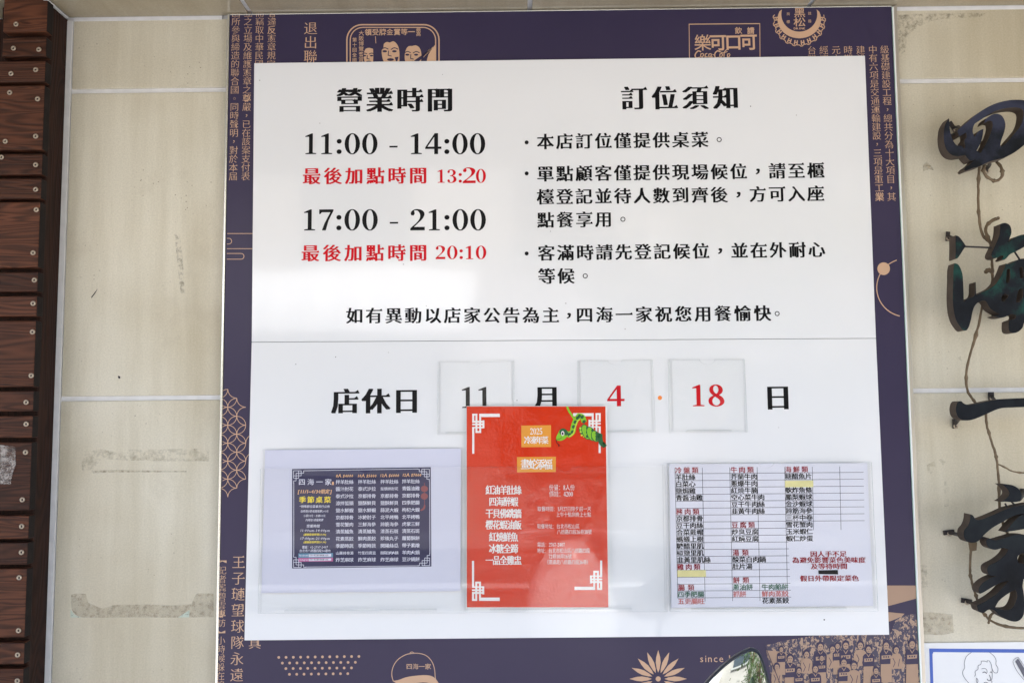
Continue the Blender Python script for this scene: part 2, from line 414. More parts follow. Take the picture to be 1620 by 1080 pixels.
def tape_mat(name, col, a0, a1, sc):
    m = bpy.data.materials.new(name); m.use_nodes = True; nt = m.node_tree; nt.nodes.clear()
    o = N(nt, 'OutputMaterial'); mx = N(nt, 'MixShader'); tr = N(nt, 'BsdfTransparent'); pb = N(nt, 'BsdfPrincipled')
    geo = N(nt, 'NewGeometry'); n = N(nt, 'TexNoise'); n.inputs['Scale'].default_value = sc; n.inputs['Detail'].default_value = 6; n.inputs['Roughness'].default_value = .7
    L(nt, geo.outputs['Position'], n.inputs['Vector'])
    r = ramp(nt, [(.45, (a0,) * 3), (.66, (a1,) * 3)]); L(nt, n.outputs[0], r.inputs[0])
    n9 = N(nt, 'TexNoise'); n9.inputs['Scale'].default_value = 330; n9.inputs['Detail'].default_value = 4; L(nt, geo.outputs['Position'], n9.inputs['Vector'])
    r9 = ramp(nt, [(.60, col), (.70, tuple(c * .38 for c in col))]); L(nt, n9.outputs[0], r9.inputs[0]); L(nt, r9.outputs[0], pb.inputs['Base Color'])
    pb.inputs['Roughness'].default_value = .25
    L(nt, r.outputs[0], mx.inputs[0]); L(nt, tr.outputs[0], mx.inputs[1]); L(nt, pb.outputs[0], mx.inputs[2]); L(nt, mx.outputs[0], o.inputs[0])
    return m
M['residue'] = tape_mat('glue_residue', (.46, .395, .28), .2, .62, 110)
M['residue_faint'] = tape_mat('faint_glue_residue', (.46, .39, .27), .0, .42, 60)
M['scuff'] = tape_mat('scuff_marks', (.30, .26, .19), .0, .5, 140)
M['clear_tape'] = tape_mat('clear_tape', (.55, .50, .46), .10, .65, 60)
M['pale_tape'] = tape_mat('pale_tape', (.62, .70, .58), .75, .9, 60)

# halftone print for the crowd photograph: flat two-colour ink pattern
def crowd_ex(nt, b, tc):
    geo = N(nt, 'NewGeometry')
    mp = N(nt, 'Mapping'); mp.inputs['Scale'].default_value = (1.5, 1, 1); L(nt, geo.outputs['Position'], mp.inputs[0])
    n = N(nt, 'TexNoise'); n.inputs['Scale'].default_value = 125; n.inputs['Detail'].default_value = 5; n.inputs['Roughness'].default_value = .65; n.inputs['Distortion'].default_value = .8
    L(nt, mp.outputs[0], n.inputs['Vector'])
    r = ramp(nt, [(.52, (.036, .028, .066)), (.525, (.38, .25, .172))], 'CONSTANT'); r.color_ramp.elements[1].position = .525
    L(nt, n.outputs[0], r.inputs[0]); L(nt, r.outputs[0], b.inputs['Base Color'])
M['crowd'] = mat('crowd_halftone_print', (.3, .2, .15), .3, extra=crowd_ex)

# ------------------------------------------------------------------ lettering
_g = {}
def area(vs, fs):
    return sum(abs((vs[f[1]][0]-vs[f[0]][0])*(vs[f[2]][1]-vs[f[0]][1])-(vs[f[2]][0]-vs[f[0]][0])*(vs[f[1]][1]-vs[f[0]][1])) / 2 for f in fs if len(f) == 3)
def glyph(ch, off, res=2):
    """triangles of one character from Blender's built-in font, em-square units"""
    k = (ch, off, res)
    if k in _g: return _g[k]
    c = bpy.data.curves.new('g', 'FONT'); c.body = ch; c.resolution_u = res; c.offset = off; c.size = 1
    o = bpy.data.objects.new('g', c); C.objects.link(o)
    me = bpy.data.meshes.new_from_object(o.evaluated_get(bpy.context.evaluated_depsgraph_get()))
    bpy.data.objects.remove(o); bpy.data.curves.remove(c)
    vs = [(v.co.x, v.co.y) for v in me.vertices]; fs = [tuple(p.vertices) for p in me.polygons]
    # corner ticks of a brush-cut face at the free right ends of horizontal strokes
    ticks = []
    ed = {}
    for f in fs:
        for i in range(len(f)):
            a, b = f[i], f[(i + 1) % len(f)]; kk = (min(a, b), max(a, b))
            ed.setdefault(kk, []).append((a, b))
    bound = [e[0] for e in ed.values() if len(e) == 1]
    nxt = {a: b for a, b in bound}; prv = {b: a for a, b in bound}
    for a, b in bound:
        (xa, ya), (xb, yb) = vs[a], vs[b]
        h = abs(yb - ya)
        if abs(xb - xa) < .012 and .025 < h < .10 and a in prv and b in nxt:
            p, q = vs[prv[a]], vs[nxt[b]]
            if xa - p[0] > .08 and xb - q[0] > .08 and abs(p[1] - ya) < .02 and abs(q[1] - yb) < .02:
                ticks.append((max(xa, xb), max(ya, yb), min(ya, yb)))
    bpy.data.meshes.remove(me)
    if off and len(fs):                         # the outline offset sometimes breaks a fill: fall back towards the plain outline
        a0 = area(*glyph(ch, 0, res)[:2]); a1 = area(vs, fs)
        per = sum(math.hypot(vs[a][0]-vs[b][0], vs[a][1]-vs[b][1]) for a, b in bound)
        if abs(a1 - a0 - per * off) > .05 * a0 + .0005 and abs(off) > .002:
            _g[k] = glyph(ch, off * .5 if abs(off) > .006 else 0, res); return _g[k]
    _g[k] = (vs, fs, ticks)
    return _g[k]

# serif numerals, own outlines (cap height 1, widths in em)
def ell(cx, cy, rx, ry, n=20, a0=0, a1=360): return [(cx + rx * math.cos(math.radians(a0 + (a1 - a0) * i / n)), cy + ry * math.sin(math.radians(a0 + (a1 - a0) * i / n))) for i in range(n if a1 - a0 == 360 else n + 1)]
S = lambda p, **k: smooth(p, 3, **k)
DIG = {
 '0': (.68, [ell(.34, .5, .30, .515), ell(.34, .5, .135, .47)]),
 '1': (.62, [[(.10, 0), (.10, .045), (.235, .07), (.235, .84), (.09, .83), (.09, .875), (.33, 1.0), (.385, 1.0), (.385, .07), (.52, .045), (.52, 0)]]),
 '2': (.66, [S([(.05, 0), (.05, .10), (.26, .33), (.40, .55), (.42, .74), (.36, .90), (.27, .955), (.19, .93), (.215, .80), (.17, .71), (.09, .72), (.06, .80), (.10, .92), (.20, .995), (.33, 1.015), (.48, .97), (.58, .85), (.58, .70), (.50, .53), (.34, .34), (.19, .165), (.60, .165), (.60, 0)])]),
 '3': (.66, [S([(.06, .18), (.09, .07), (.18, .0), (.32, -.015), (.48, .03), (.59, .15), (.60, .30), (.53, .45), (.38, .53), (.50, .60), (.56, .74), (.52, .90), (.40, .995), (.28, 1.015), (.15, .97), (.07, .86), (.08, .77), (.15, .74), (.20, .80), (.20, .92), (.27, .96), (.36, .91), (.40, .76), (.35, .60), (.22, .55), (.22, .50), (.36, .47), (.43, .30), (.38, .10), (.28, .035), (.20, .07), (.21, .18), (.16, .25), (.09, .24)])]),
 '4': (.70, [[(.03, .25), (.03, .33), (.40, 1.01), (.53, 1.01), (.53, .36), (.66, .36), (.66, .25), (.53, .25), (.53, 0), (.38, 0), (.38, .25)], [(.12, .36), (.38, .36), (.38, .83)]]),
 '5': (.66, [S([(.06, .17), (.10, .06), (.20, 0), (.32, -.015), (.48, .04), (.59, .18), (.60, .35), (.54, .51), (.42, .60), (.28, .60), (.17, .55), (.19, .86), (.55, .86), (.57, 1.0), (.12, 1.0), (.09, .46), (.14, .45), (.22, .51), (.34, .50), (.42, .41), (.43, .25), (.38, .09), (.28, .035), (.20, .07), (.21, .17), (.16, .24), (.09, .23)])]),
 '6': (.68, [S([(.56, .98), (.50, 1.01), (.34, .93), (.18, .78), (.08, .57), (.06, .33), (.12, .12), (.24, .0), (.38, -.015), (.52, .05), (.61, .19), (.61, .38), (.53, .53), (.40, .60), (.29, .58), (.23, .53), (.28, .72), (.38, .86), (.50, .94)]), S([(.22, .46), (.28, .53), (.37, .50), (.44, .38), (.45, .22), (.40, .08), (.33, .03), (.26, .09), (.215, .24)])]),
 '7': (.64, [[(.05, .78), (.05, 1.0), (.60, 1.0), (.60, .93), (.52, .74), (.41, .45), (.31, 0), (.16, 0), (.26, .34), (.48, .86), (.15, .86), (.10, .78)]]),
 '8': (.68, [S([(.34, -.015), (.50, .03), (.61, .14), (.62, .29), (.55, .43), (.44, .52), (.53, .60), (.58, .74), (.54, .90), (.44, .99), (.34, 1.015), (.22, .99), (.12, .90), (.09, .76), (.13, .62), (.23, .50), (.11, .42), (.05, .28), (.08, .12), (.19, .02)]), S([(.34, .58), (.40, .66), (.42, .78), (.39, .91), (.33, .965), (.26, .92), (.23, .80), (.26, .67)]), S([(.29, .45), (.22, .36), (.19, .24), (.23, .10), (.33, .035), (.43, .09), (.47, .20), (.43, .32)])]),
 '9': (.68, [[(.68 - x, 1 - y) for x, y in l] for l in []]),
 ':': (.34, [ell(.17, .12, .10, .115, 12), ell(.17, .62, .10, .115, 12)]),
 '-': (.52, [[(.10, .32), (.10, .40), (.42, .40), (.42, .32)]]),
 ' ': (.32, []),
}
DIG['9'] = (.68, [[(.68 - x, 1 - y) for x, y in l] for l in DIG['6'][1]])
_d = {}
def digit(ch):
    if ch not in _d:
        w, loops = DIG[ch]
        if not loops: _d[ch] = (w, [], []); return _d[ch]
        if ch in ':': 
            vs = []; fs = []
            for l in loops:
                n = len(vs); vs += l; fs.append(tuple(range(n, n + len(l))))
        else:
            vs = [p for l in loops for p in l]; fs = []
            for t in tessellate_polygon([[Vector((x, y, 0)) for x, y in l] for l in loops]):
                fs.append(tuple(t))
        out = []
        for f in fs:
            a = sum(vs[f[i]][0] * vs[f[(i + 1) % len(f)]][1] - vs[f[(i + 1) % len(f)]][0] * vs[f[i]][1] for i in range(len(f)))
            out.append(f if a > 0 else f[::-1])
        _d[ch] = (w, vs, out)
    return _d[ch]

STYLES = {  # offset, list of horizontal shifts, ticks
 'head': (-.006, (-.05, -.017, .017, .05), True), 'body': (.000, (-.032, 0, .032), True), 'song': (-.012, (-.012, .012), True),
 'light': (-.014, (-.010, .010), True), 'sans': (0, (0,), False), 'bold': (.022, (0,), False), 'kai': (.008, (0,), False), 'menu': (.006, (0,), False), 'list': (.010, (-.008, .008), False), 'menuh': (.014, (-.022, .022), False)}
def put(buf, ch, cu_x, cu_z, sx, sz, off, style, shear=0, ttop=0, bottom=False):
    """one character centred at world x,z on plane y=-off; sx,sz em size in metres"""
    o, sh, tk = STYLES[style]
    vs, fs, ticks = glyph(ch, o, 1 if sz < .009 else 2)
    if not vs: return
    if ch in '，。、・' and not bottom:
        mx = (min(v[0] for v in vs) + max(v[0] for v in vs)) / 2; my = (min(v[1] for v in vs) + max(v[1] for v in vs)) / 2
        sh = (0,) if ch == '。' else sh
    elif ord(ch) < 0x2000: mx = (min(v[0] for v in vs) + max(v[0] for v in vs)) / 2; my = .34
    else: mx, my = .5, .36
    if bottom: mx, my = .5, .36
    for i, s in enumerate(sh):
        y = -off - .00003 * (i + 1)
        buf.add([(cu_x + (v[0] - mx + s + shear * (v[1] - my)) * sx, y, cu_z + (v[1] - my) * sz) for v in vs], fs)
    if tk:
        y = -off - .00003 * (len(sh) + 1); s = max(sh)
        for x, yt, yb in ticks:
            x += s
            buf.add([(cu_x + (a - mx) * sx, y, cu_z + (b - my) * sz) for a, b in ((x - .15, yt - .005), (x + .015, yb), (x - .045, yt + .072))], [(0, 1, 2)])

def line(buf, s, u0, u1, v, h, off, style='body', v1=None, w=None, bottom=False):
    """evenly spaced full-width characters between pixels u0..u1 (ink edges), centre v"""
    n = len(s); w = w or h
    a = P(u0, v, off); b = P(u1, v if v1 is None else v1, off)
    px = (P(u0 + 10, v, off).x - a.x) / 10
    W = w * px / .90; H = h * abs(P(u0, v, off).z - P(u0, v + 10, off).z) / 10 / .92
    x0, x1 = a.x + W * .45, b.x - W * .45
    for i, ch in enumerate(s):
        t = i / (n - 1) if n > 1 else .5
        put(buf, ch, x0 + (x1 - x0) * t, a.z + (b.z - a.z) * t, W, H, off, style)

def run(buf, s, u0, u1, v, h, off, style='song', serif=True, v1=None, shear=0, dh=None):
    """mixed text with proportional advances, fitted to u0..u1"""
    def adv(c):
        if c in DIG and serif: return DIG[c][0] * .72
        if ord(c) < 0x2000: return {'i': .27, 'l': .27, '.': .3, ' ': .35, '1': .5, ':': .3, '-': .4, '/': .45, '(': .36, ')': .36, 'm': .86, 'f': .35, 't': .36}.get(c, .58)
        return 1.0
    tot = sum(adv(c) for c in s)
    a = P(u0, v, off); b = P(u1, v if v1 is None else v1, off)
    k = (b.x - a.x) / tot; H = h * abs(a.z - P(u0, v + 10, off).z) / 10
    x = a.x
    for c in s:
        w = adv(c); xc = x + w * k / 2; z = a.z + (b.z - a.z) * (xc - a.x) / max(1e-6, b.x - a.x)
        if c != ' ':
            if c in DIG and serif:
                dw, vs, fs = digit(c); hh = (dh or h * .80) / h * H
                buf.add([(xc + (p[0] - dw / 2) * k * .72, -off - .00004, z + (p[1] - .5) * hh) for p in vs], fs)
            else: put(buf, c, xc, z, k, H / .92, off, style, shear)
        x += w * k

def digits(buf, s, u0, u1, vt, vb, off, gap=None):
    tot = sum(DIG[c][0] for c in s)
    a = P(u0, vb, off); b = P(u1, vb, off); t = P(u0, vt, off)
    # ink edges: strip side bearings
    k = (b.x - a.x) / (tot - .12); H = t.z - a.z; x = a.x - .06 * k
    for c in s:
        w, vs, fs = digit(c)
        buf.add([(x + p[0] * k, -off - .00004, a.z + p[1] * H + (b.z - a.z) * (x - a.x) / (b.x - a.x)) for p in vs], fs)
        x += w * k

def column(buf, s, u, v, pitch, h, off, style='light'):
    """vertical text: first character centred at u,v ; pitch in photo pixels"""
    a = P(u, v, off); px = abs(P(u, v + 10, off).z - a.z) / 10
    for i, ch in enumerate(s):
        z = a.z - pitch * px * i
        if ch in '【】':
            vs, fs, _ = glyph(ch, 0, 1)
            mx, my = (min(q[0] for q in vs) + max(q[0] for q in vs)) / 2, (min(q[1] for q in vs) + max(q[1] for q in vs)) / 2
            W = h * px / .92; buf.add([(a.x + (q[1] - my) * W, -off - .00003, z - (q[0] - mx) * W) for q in vs], fs); continue
        put(buf, ch, a.x, z, h * px / .92, h * px / .92, off, style)

def fret(buf, u, v, s, off, fx=1, fy=1, arm=6.5, w=.55, tail=9.5):
    """square fret ornament; corner at u,v, unit s, mirrored by fx/fy"""
    def q(x0, y0, x1, y1): buf.rect(*(lambda a, b, c, d: (min(a, c), min(b, d), max(a, c), max(b, d)))(u + fx * x0 * s, v + fy * y0 * s, u + fx * x1 * s, v + fy * y1 * s), off)
    q(0, 0, w, 3); q(0, 0, 1.6, w); q(1.6 - w, 0, 1.6, 3.9); q(0, 2.4, 3.9, 2.4 + w)
    q(2.4, 0, 2.4 + w, 5.4); q(2.4, 0, 2.4 + arm, w); q(0, 3.6, 3.9, 3.6 + w); q(3.4, 1.8, 3.9, 3.9); q(1.6, 1.8, 3.9, 1.8 + w)
    q(0, 3.6, w, 3.6 + tail); q(1.1, 3.6, 1.6, 5.4); q(1.1, 5.4 - w, 2.9, 5.4)

# ================================================================== THE SETTING
ZC = P(840, 20, 0).z                       # ceiling height
XL = P(100, 600, 0).x                      # left end of the tiled wall (at the wooden screen)
XR = P(1620, 600, 0).x + 1.2
SD = .9                                  # how far the ceiling reaches out from the wall
ground = mesh_obj('ground', [(-60, -80, 0), (60, -80, 0), (60, 3, 0), (-60, 3, 0)], [(0, 1, 2, 3)], M['paving']); tag(ground, None, None, kind='structure')
road = mesh_obj('road', [(-60, -9.8, .004), (60, -9.8, .004), (60, -6.2, .004), (-60, -6.2, .004)], [(0, 1, 2, 3)], M['asphalt']); tag(road, None, None, kind='structure')

wall = box('wall', (-3.2, .30, 0), (XR, .0028, ZC + .25), M['grout'], None); tag(wall, None, None, kind='structure')
G = .0036                                   # half joint width
def joint(v): return P(700, v, 0).z
zj = [joint(137.5), joint(625)]
pitch = zj[0] - zj[1]
rows = [(ZC - .004, zj[0] + G), (zj[0] - G, zj[1] + G), (zj[1] - G, zj[1] - pitch + G), (zj[1] - pitch - G, zj[1] - 2 * pitch + G), (zj[1] - 2 * pitch - G, .01)]
xj0 = P(838, 25, 0).x
xs = [xj0 + .425 * k for k in range(-4, 6)]
def tile(x0, x1, z0, z1):
    if x1 - x0 < .02 or z1 - z0 < .02: return
    box('tile', (x0, .008, z0), (x1, 0.0, z1), M['tile'], wall, .0011)
xleft = P(108, 300, 0).x
edges_x = [-3.2, xleft - .06]
xb0, xb1 = P(372, 500, 0).x, P(1400, 500, 0).x      # behind the banner the joints cannot be seen
cols = [(xleft, xb0 - G), (xb0 + G, xb0 + .5), (xb0 + .5 + 2 * G, xb1 - G), (xb1 + G, xb1 + .94), (xb1 + .94 + 2 * G, XR)]
for x0, x1 in cols:
    for z1, z0 in rows: tile(x0, x1, z0, z1)

ceiling = box('ceiling', (-3.2, .30, ZC + .0035), (XR, -SD, ZC + .25), M['grout']); tag(ceiling, None, None, kind='structure')
cj = [P(107, 28, 0).x, P(398.5, 24, 0).x, P(838, 20, 0).x, P(1277, 14, 0).x]
cj = [cj[0] - .45, cj[0], cj[1], cj[2], cj[3], cj[3] + .42, cj[3] + .84, cj[3] + 1.26]
yj = [-.002, -.30, -.60, -SD]
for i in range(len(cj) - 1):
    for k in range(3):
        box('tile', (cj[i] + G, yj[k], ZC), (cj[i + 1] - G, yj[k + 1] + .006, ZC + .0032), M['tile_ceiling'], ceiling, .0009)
# bead of grout along the inner corner, as wide as in the photograph
b = Buf()
gx = P(112, 100, 0).x
b.box((xleft - .0005, -.0006, ZC - .0052), (P(352, 28, 0).x, .004, ZC + .001)); b.box((P(1419, 25, 0).x, -.0006, ZC - .0052), (XR, .004, ZC + .001))
b.build('grout_line', M['grout'], wall)

# ================================================================== wooden screen on the left
scr = thing('wooden_screen', 'dark stained slatted wooden screen with screwed boards standing left of the beige tiles', 'wooden screen')
PF = .045; SF = .062                        # front of the post, front of the slats
xw = P(101, 300, 0).x
xp = xw - .003
XS = P(65.2, 300, SF).x                      # right end of the slats
bevel(box('post', (xp, .004, .02), (xp - .075, -PF, ZC - .002), M['wood_post'], scr), .002)
box('back_board', (xp - .080, .006, .02), (xp - .70, -.004, ZC - .002), M['wood_post'], scr)
slats = [(-34, 50.5), (59, 89), (97, 130), (135, 237), (243, 276), (282, 314), (319.5, 423), (430, 461), (468, 500), (507, 611.5), (618, 650), (657.5, 692), (699, 807), (815, 852), (857.6, 892.6), (899, 1007.6), (1016, 1050), (1057, 1090), (1098, 1206), (1214, 1248)]
screws = {0: [(26, 39)], 1: [(22, 77), (62, 79)], 2: [(18, 117), (57, 111)], 3: [(16, 147), (60, 157), (57, 216), (9, 224)], 4: [(57, 261), (3, 249)], 5: [(57, 300)],
 6: [(58, 332), (53, 400)], 7: [(55, 443)], 8: [(53, 480)], 9: [(52, 525), (50, 594)], 10: [(42, 636)], 11: [(42, 670.5)], 12: [(41, 715), (36, 790)], 13: [(35, 832)], 14: [(34.6, 873)],
 15: [(31, 913), (30, 996.6)], 16: [(28.5, 1035)], 17: [(28, 1076)], 18: [(26, 1110), (24, 1190)], 19: [(22, 1230)]}
def screw_mesh():
    vs = []; fs = []; n = 14
    prof = [(.0036, 0), (.0037, .0009), (.0031, .0014), (.0017, .0015), (.0015, .0005), (0.0001, .0004)]
    for r, h in prof:
        for k in range(n): t = 2 * math.pi * k / n; vs.append((r * math.cos(t), -h, r * math.sin(t)))
    for i in range(len(prof) - 1):
        for k in range(n): fs.append((i * n + k, i * n + (k + 1) % n, (i + 1) * n + (k + 1) % n, (i + 1) * n + k))
    me = bpy.data.meshes.new('screw'); me.from_pydata(vs, [], fs); me.materials.append(M['screw']); me.materials.append(M['screw_dark'])
    for i, p in enumerate(me.polygons):
        p.use_smooth = True
        if i >= 4 * n: p.material_index = 1
    return me
sm = screw_mesh()
zlow = P(60, 1206, SF).z
for i, (v0, v1) in enumerate(slats):
    z1, z0 = P(60, v0, SF).z, P(60, v1, SF).z
    xl = P(4, 60, SF).x if i in (0, 1) else XS - .62
    dx = random.uniform(-.0003, .0003)
    s = box('slat', (XS + dx, -PF - .0005, z0), (xl, -SF + random.uniform(-.0008, .0008), z1), M['wood'], scr, .0018)
    s.data.materials.append(M['wood_end'])
    for p in s.data.polygons:
        if p.normal.x > .5: p.material_index = 1
    for u, v in screws.get(i, []):
        q = P(u, v, SF); o = bpy.data.objects.new('screw', sm); C.objects.link(o); o.parent = s; o.location = (q.x, -SF - .0004, q.z); o.rotation_euler = (0, random.uniform(0, 3), 0)
z = zlow - .055
while z > .15:                               # lower slats, below the picture
    box('slat', (XS, -PF - .0005, z - .032), (XS - .62, -SF, z), M['wood'], scr, .0022); z -= .042
# clear tape wrapped on one slat
b = Buf(); b.flat([[(-14, 702), (24, 706), (25, 735), (20, 748), (17, 766), (-14, 764)]], SF + .0012)
tp = b.build('tape_patch', M['clear_tape']); tag(tp, 'crumpled clear tape stuck across a wide wooden slat at the left edge', 'tape')
# white corner bead between the screen and the tiles
tag(box('corner_bead', (xleft - .0012, .006, .02), (xp + .0005, -.0022, ZC - .0052), M['grout']), 'narrow pale corner bead running down between wooden screen and beige tiles', 'corner bead')
tag(box('corner_bead', (P(108, 28, 0).x + .002, -.004, ZC - .0018), (P(108, 28, 0).x - .004, -SD, ZC - .0002), M['grout']), 'pale bead running out along the ceiling from the wall corner', 'corner bead')

# tape leftovers and scuffs on the tiles
def patch(label, pts, m, name='tape_residue', cat='tape residue', off=.0004):
    b = Buf(); b.flat([pts], off); tag(b.build(name, M[m]), label, cat)
patch('long U-shaped strip of speckled tape residue low on the left tile', smooth([(113, 940), (119, 938.5), (136, 938.5), (139, 952), (150, 957), (163, 962), (178, 957), (205, 956), (235, 955.5), (262, 957), (285, 956.5), (303, 955), (309, 941), (312, 938), (338, 938), (338, 975.5), (300, 976), (240, 976), (180, 976), (130, 976), (120, 972), (113, 962)], 2, sharp=40), 'residue')
patch('pale corner of tape left at the start of the U-shaped residue', [(111.5, 963), (118, 972), (128, 976), (111.5, 976)], 'pale_tape', off=.0006)
patch('small pale tape triangle near the banner end of the residue strip', [(300, 964), (299, 976), (282, 976)], 'pale_tape', off=.0006)
patch('faint rectangular glue outline on the middle of the left tile', [(136, 714), (160, 710), (190, 716), (197, 711), (330, 709), (331, 729), (250, 729), (205, 728), (190, 727), (160, 726), (145, 746), (129, 749), (130, 728)], 'residue_faint')
patch('thin brown glue line under the faint glue outline', [(145, 744.5), (180, 743), (230, 744), (295, 744.5), (295, 746.3), (230, 746.8), (180, 746.8), (147, 748)], 'residue')
patch('short dark scratch on the upper left tile', [(144, 470), (150, 462), (154.5, 456.5), (153.5, 459), (150, 465), (145, 471.5)], 'bracket', 'scratch', 'scratch')
patch('small dark chipped spot above the lower joint of the left tile', smooth([(187, 594), (190, 595), (190.5, 598), (188, 599), (186.5, 596)], 3), 'bracket', 'chip', 'chip')
patch('speckled square of tape residue beside the banner low on the right tile', [(1459, 968), (1475, 968), (1507, 971), (1509, 1000), (1490, 1004), (1460, 1003)], 'residue')
patch('faint upright tape strip on the right tile level with the lower iron characters', [(1494, 761), (1500, 761), (1501, 800), (1494, 801)], 'residue_faint')
patch('faint torn tape scrap on the right tile under the stroke-shaped iron character', [(1466, 735), (1478, 729), (1481, 737), (1473, 750), (1468, 746)], 'residue_faint')
patch('small faint square tape scrap right of the torn one', [(1485, 727), (1490, 724), (1496, 730), (1492, 736)], 'residue_faint')
patch('pale scraped patch with a torn tape corner under the topmost iron character', smooth([(1460, 262), (1466, 256), (1476, 266), (1477, 270), (1470, 268), (1461, 271)], 2), 'residue')
patch('faint upright smear of residue beside the banner on the right tile', [(1455, 893), (1466, 894), (1468, 928), (1457, 929)], 'residue_faint')
patch('small tape chip on the right tile above the joint', [(1512, 564), (1520, 563), (1521, 571)], 'residue_faint')
patch('tiny dark mark under the left bracket of the stroke-shaped character', smooth([(1510, 688), (1514, 688), (1517, 691.5), (1512, 690.5)], 2), 'scuff', 'scuff_mark', 'scuff mark')
patch('patch of brown grime at the top corner of the right tile beside the banner', smooth([(1420, 24), (1470, 22), (1560, 21), (1550, 27), (1480, 32), (1452, 44), (1436, 58), (1432, 82), (1420, 88)], 3), 'scuff', 'grime_patch', 'grime')
patch('streaky scuffs on the middle of the tall left tile', smooth([(276, 370), (284, 368), (290, 420), (292, 465), (286, 468), (281, 420)], 3), 'scuff', 'scuff_mark', 'scuff mark')

# ================================================================== purple banner panel
ban = thing('menu_banner', 'large dark purple printed panel with gold lettering and emblems behind the white board', 'banner panel')
BF = .0100
bc = [(364, 24), (1410, 13.5), (1455, 1080), (345, 1080)]
bp = [P(u, v, BF) for u, v in bc]
xL0, xR0 = bp[0].x, bp[1].x
zB = P(700, 1240, BF).z
def quad_panel(name, x0t, x1t, x0b, x1b, zt, zb, yf, yb, mat_, parent, bev=0):
    v = [(x0t, yf, zt), (x0b, yf, zb), (x1b, yf, zb), (x1t, yf, zt), (x0t, yb, zt), (x0b, yb, zb), (x1b, yb, zb), (x1t, yb, zt)]
    o = mesh_obj(name, v, [(0, 1, 2, 3), (7, 6, 5, 4), (4, 5, 1, 0), (3, 2, 6, 7), (4, 0, 3, 7), (1, 5, 6, 2)], mat_, parent)
    if bev: bevel(o, bev)
    return o
k = (bp[3].x - bp[0].x) / (bp[0].z - bp[3].z); xLb = bp[0].x + k * (bp[0].z - zB)
k2 = (bp[2].x - bp[1].x) / (bp[1].z - bp[2].z); xRb = bp[1].x + k2 * (bp[1].z - zB)
ZT = ZC - .0012
quad_panel('panel', xL0, xR0, xLb, xRb, ZT, zB, -BF, 0.0, M['purple'], ban)
TL_, TR_ = .0040, .0086
quad_panel('edge_trim', xL0 - TL_, xL0 - .0004, xLb - TL_, xLb - .0004, ZT, zB, -BF - .0012, 0.0, M['trim'], ban, .0008)
quad_panel('edge_trim', xR0 + .0030, xR0 + TR_, xRb + .0030, xRb + TR_, ZT, zB, -BF - .0006, 0.0, M['trim_cream'], ban, .0008)
quad_panel('edge_trim', xL0 - .0001, xR0 + .0001, xL0 - .0001, xR0 + .0001, ZT, ZT - .0022, -BF - .0014, -BF + .0005, M['trim'], ban, .0004)
quad_panel('acrylic_lip', xR0 + .0002, xR0 + .0009, xRb + .0002, xRb + .0009, ZT - .003, zB, -BF - .0022, -BF - .0001, M['trim_edge'], ban)
quad_panel('white_lip', xR0 + .0010, xR0 + .0030, xRb + .0010, xRb + .0030, ZT - .003, zB, -BF - .0018, -BF - .0001, M['lip_white'], ban)
quad_panel('shadow_gap', xL0 - TL_ - .0012, xL0 - TL_ - .0001, xLb - TL_ - .0012, xLb - TL_ - .0001, ZT, zB, -.0024, 0.0, M['bracket'], ban)  # dark strips stand in for the shadow gap outside both trims
quad_panel('shadow_gap', xR0 + TR_ + .0001, xR0 + TR_ + .0013, xRb + TR_ + .0001, xRb + TR_ + .0013, ZT, zB, -.0024, 0.0, M['bracket'], ban)
O = BF + .0002
# vertical text
def gold_text(fn, name='gold_lettering'):
    b = Buf(); fn(b); return b.build(name, M['gold'], ban)
def f(b):
    column(b, '國所參與締造的聯合國。同時聲明，對於本屆', 373.5, 21.3, 13.37, 12.8, O)
    column(b, '立之立場及維護憲章之尊嚴，已在該案支付表', 392.7, 21.3, 13.37, 12.8, O)
gold_text(f)
gold_text(lambda b: column(b, '而竊取中華民國', 411, 21.3, 13.37, 12.8, O)); gold_text(lambda b: column(b, '者違反憲章規定', 430.2, 21.3, 13.37, 12.8, O))
gold_text(lambda b: column(b, '退出聯合', 491.5, 45.5, 22.2, 20, O, 'song'))
gold_text(lambda b: column(b, '級基礎建設工程，總共分為十大項目，其', 1399.6, 79, 13.5, 13, O))
gold_text(lambda b: column(b, '中有六項是交通運輸建設，三項是重工業', 1380.8, 79, 13.5, 13, O))
def f(b):
    for u, s in ((1361.4, '建設'), (1341.6, '時期'), (1322.6, '元之'), (1303.2, '經濟'), (1284.3, '台灣')): column(b, s, u, 79.5 + (1361 - u) * .008, 13.5, 13, O)
gold_text(f)
gold_text(lambda b: column(b, '王子璉望球隊永遠在', 377.5, 889, 25.2, 20.5, O, 'song'))
gold_text(lambda b: column(b, '【記者龔碧雲專訪】小時候躲在棉', 352, 888, 13.75, 13, O))
gold_text(lambda b: column(b, '寫真', 403.5, 991, 25, 20, O, 'song'))
# cloud lines
def f(b):
    b.ribbon([(359.5, 369.5), (402, 369.5)], 1, O); b.ribbon([(359, 393.4), (402, 393.4)], 1, O)
    for v, ue in ((381.5, 362), (405.5, 381.5)):
        b.ribbon([(358.8, v - 4.5), (ue, v - 4.5)] + [(ue + 4.5 * math.sin(t), v - 4.5 * math.cos(t)) for t in [math.pi * i / 10 for i in range(1, 10)]] + [(ue, v + 4.5), (358.8, v + 4.5)], 1, O)
f_ = Buf(); f(f_); f_.build('cloud_motif', M['gold'], ban)
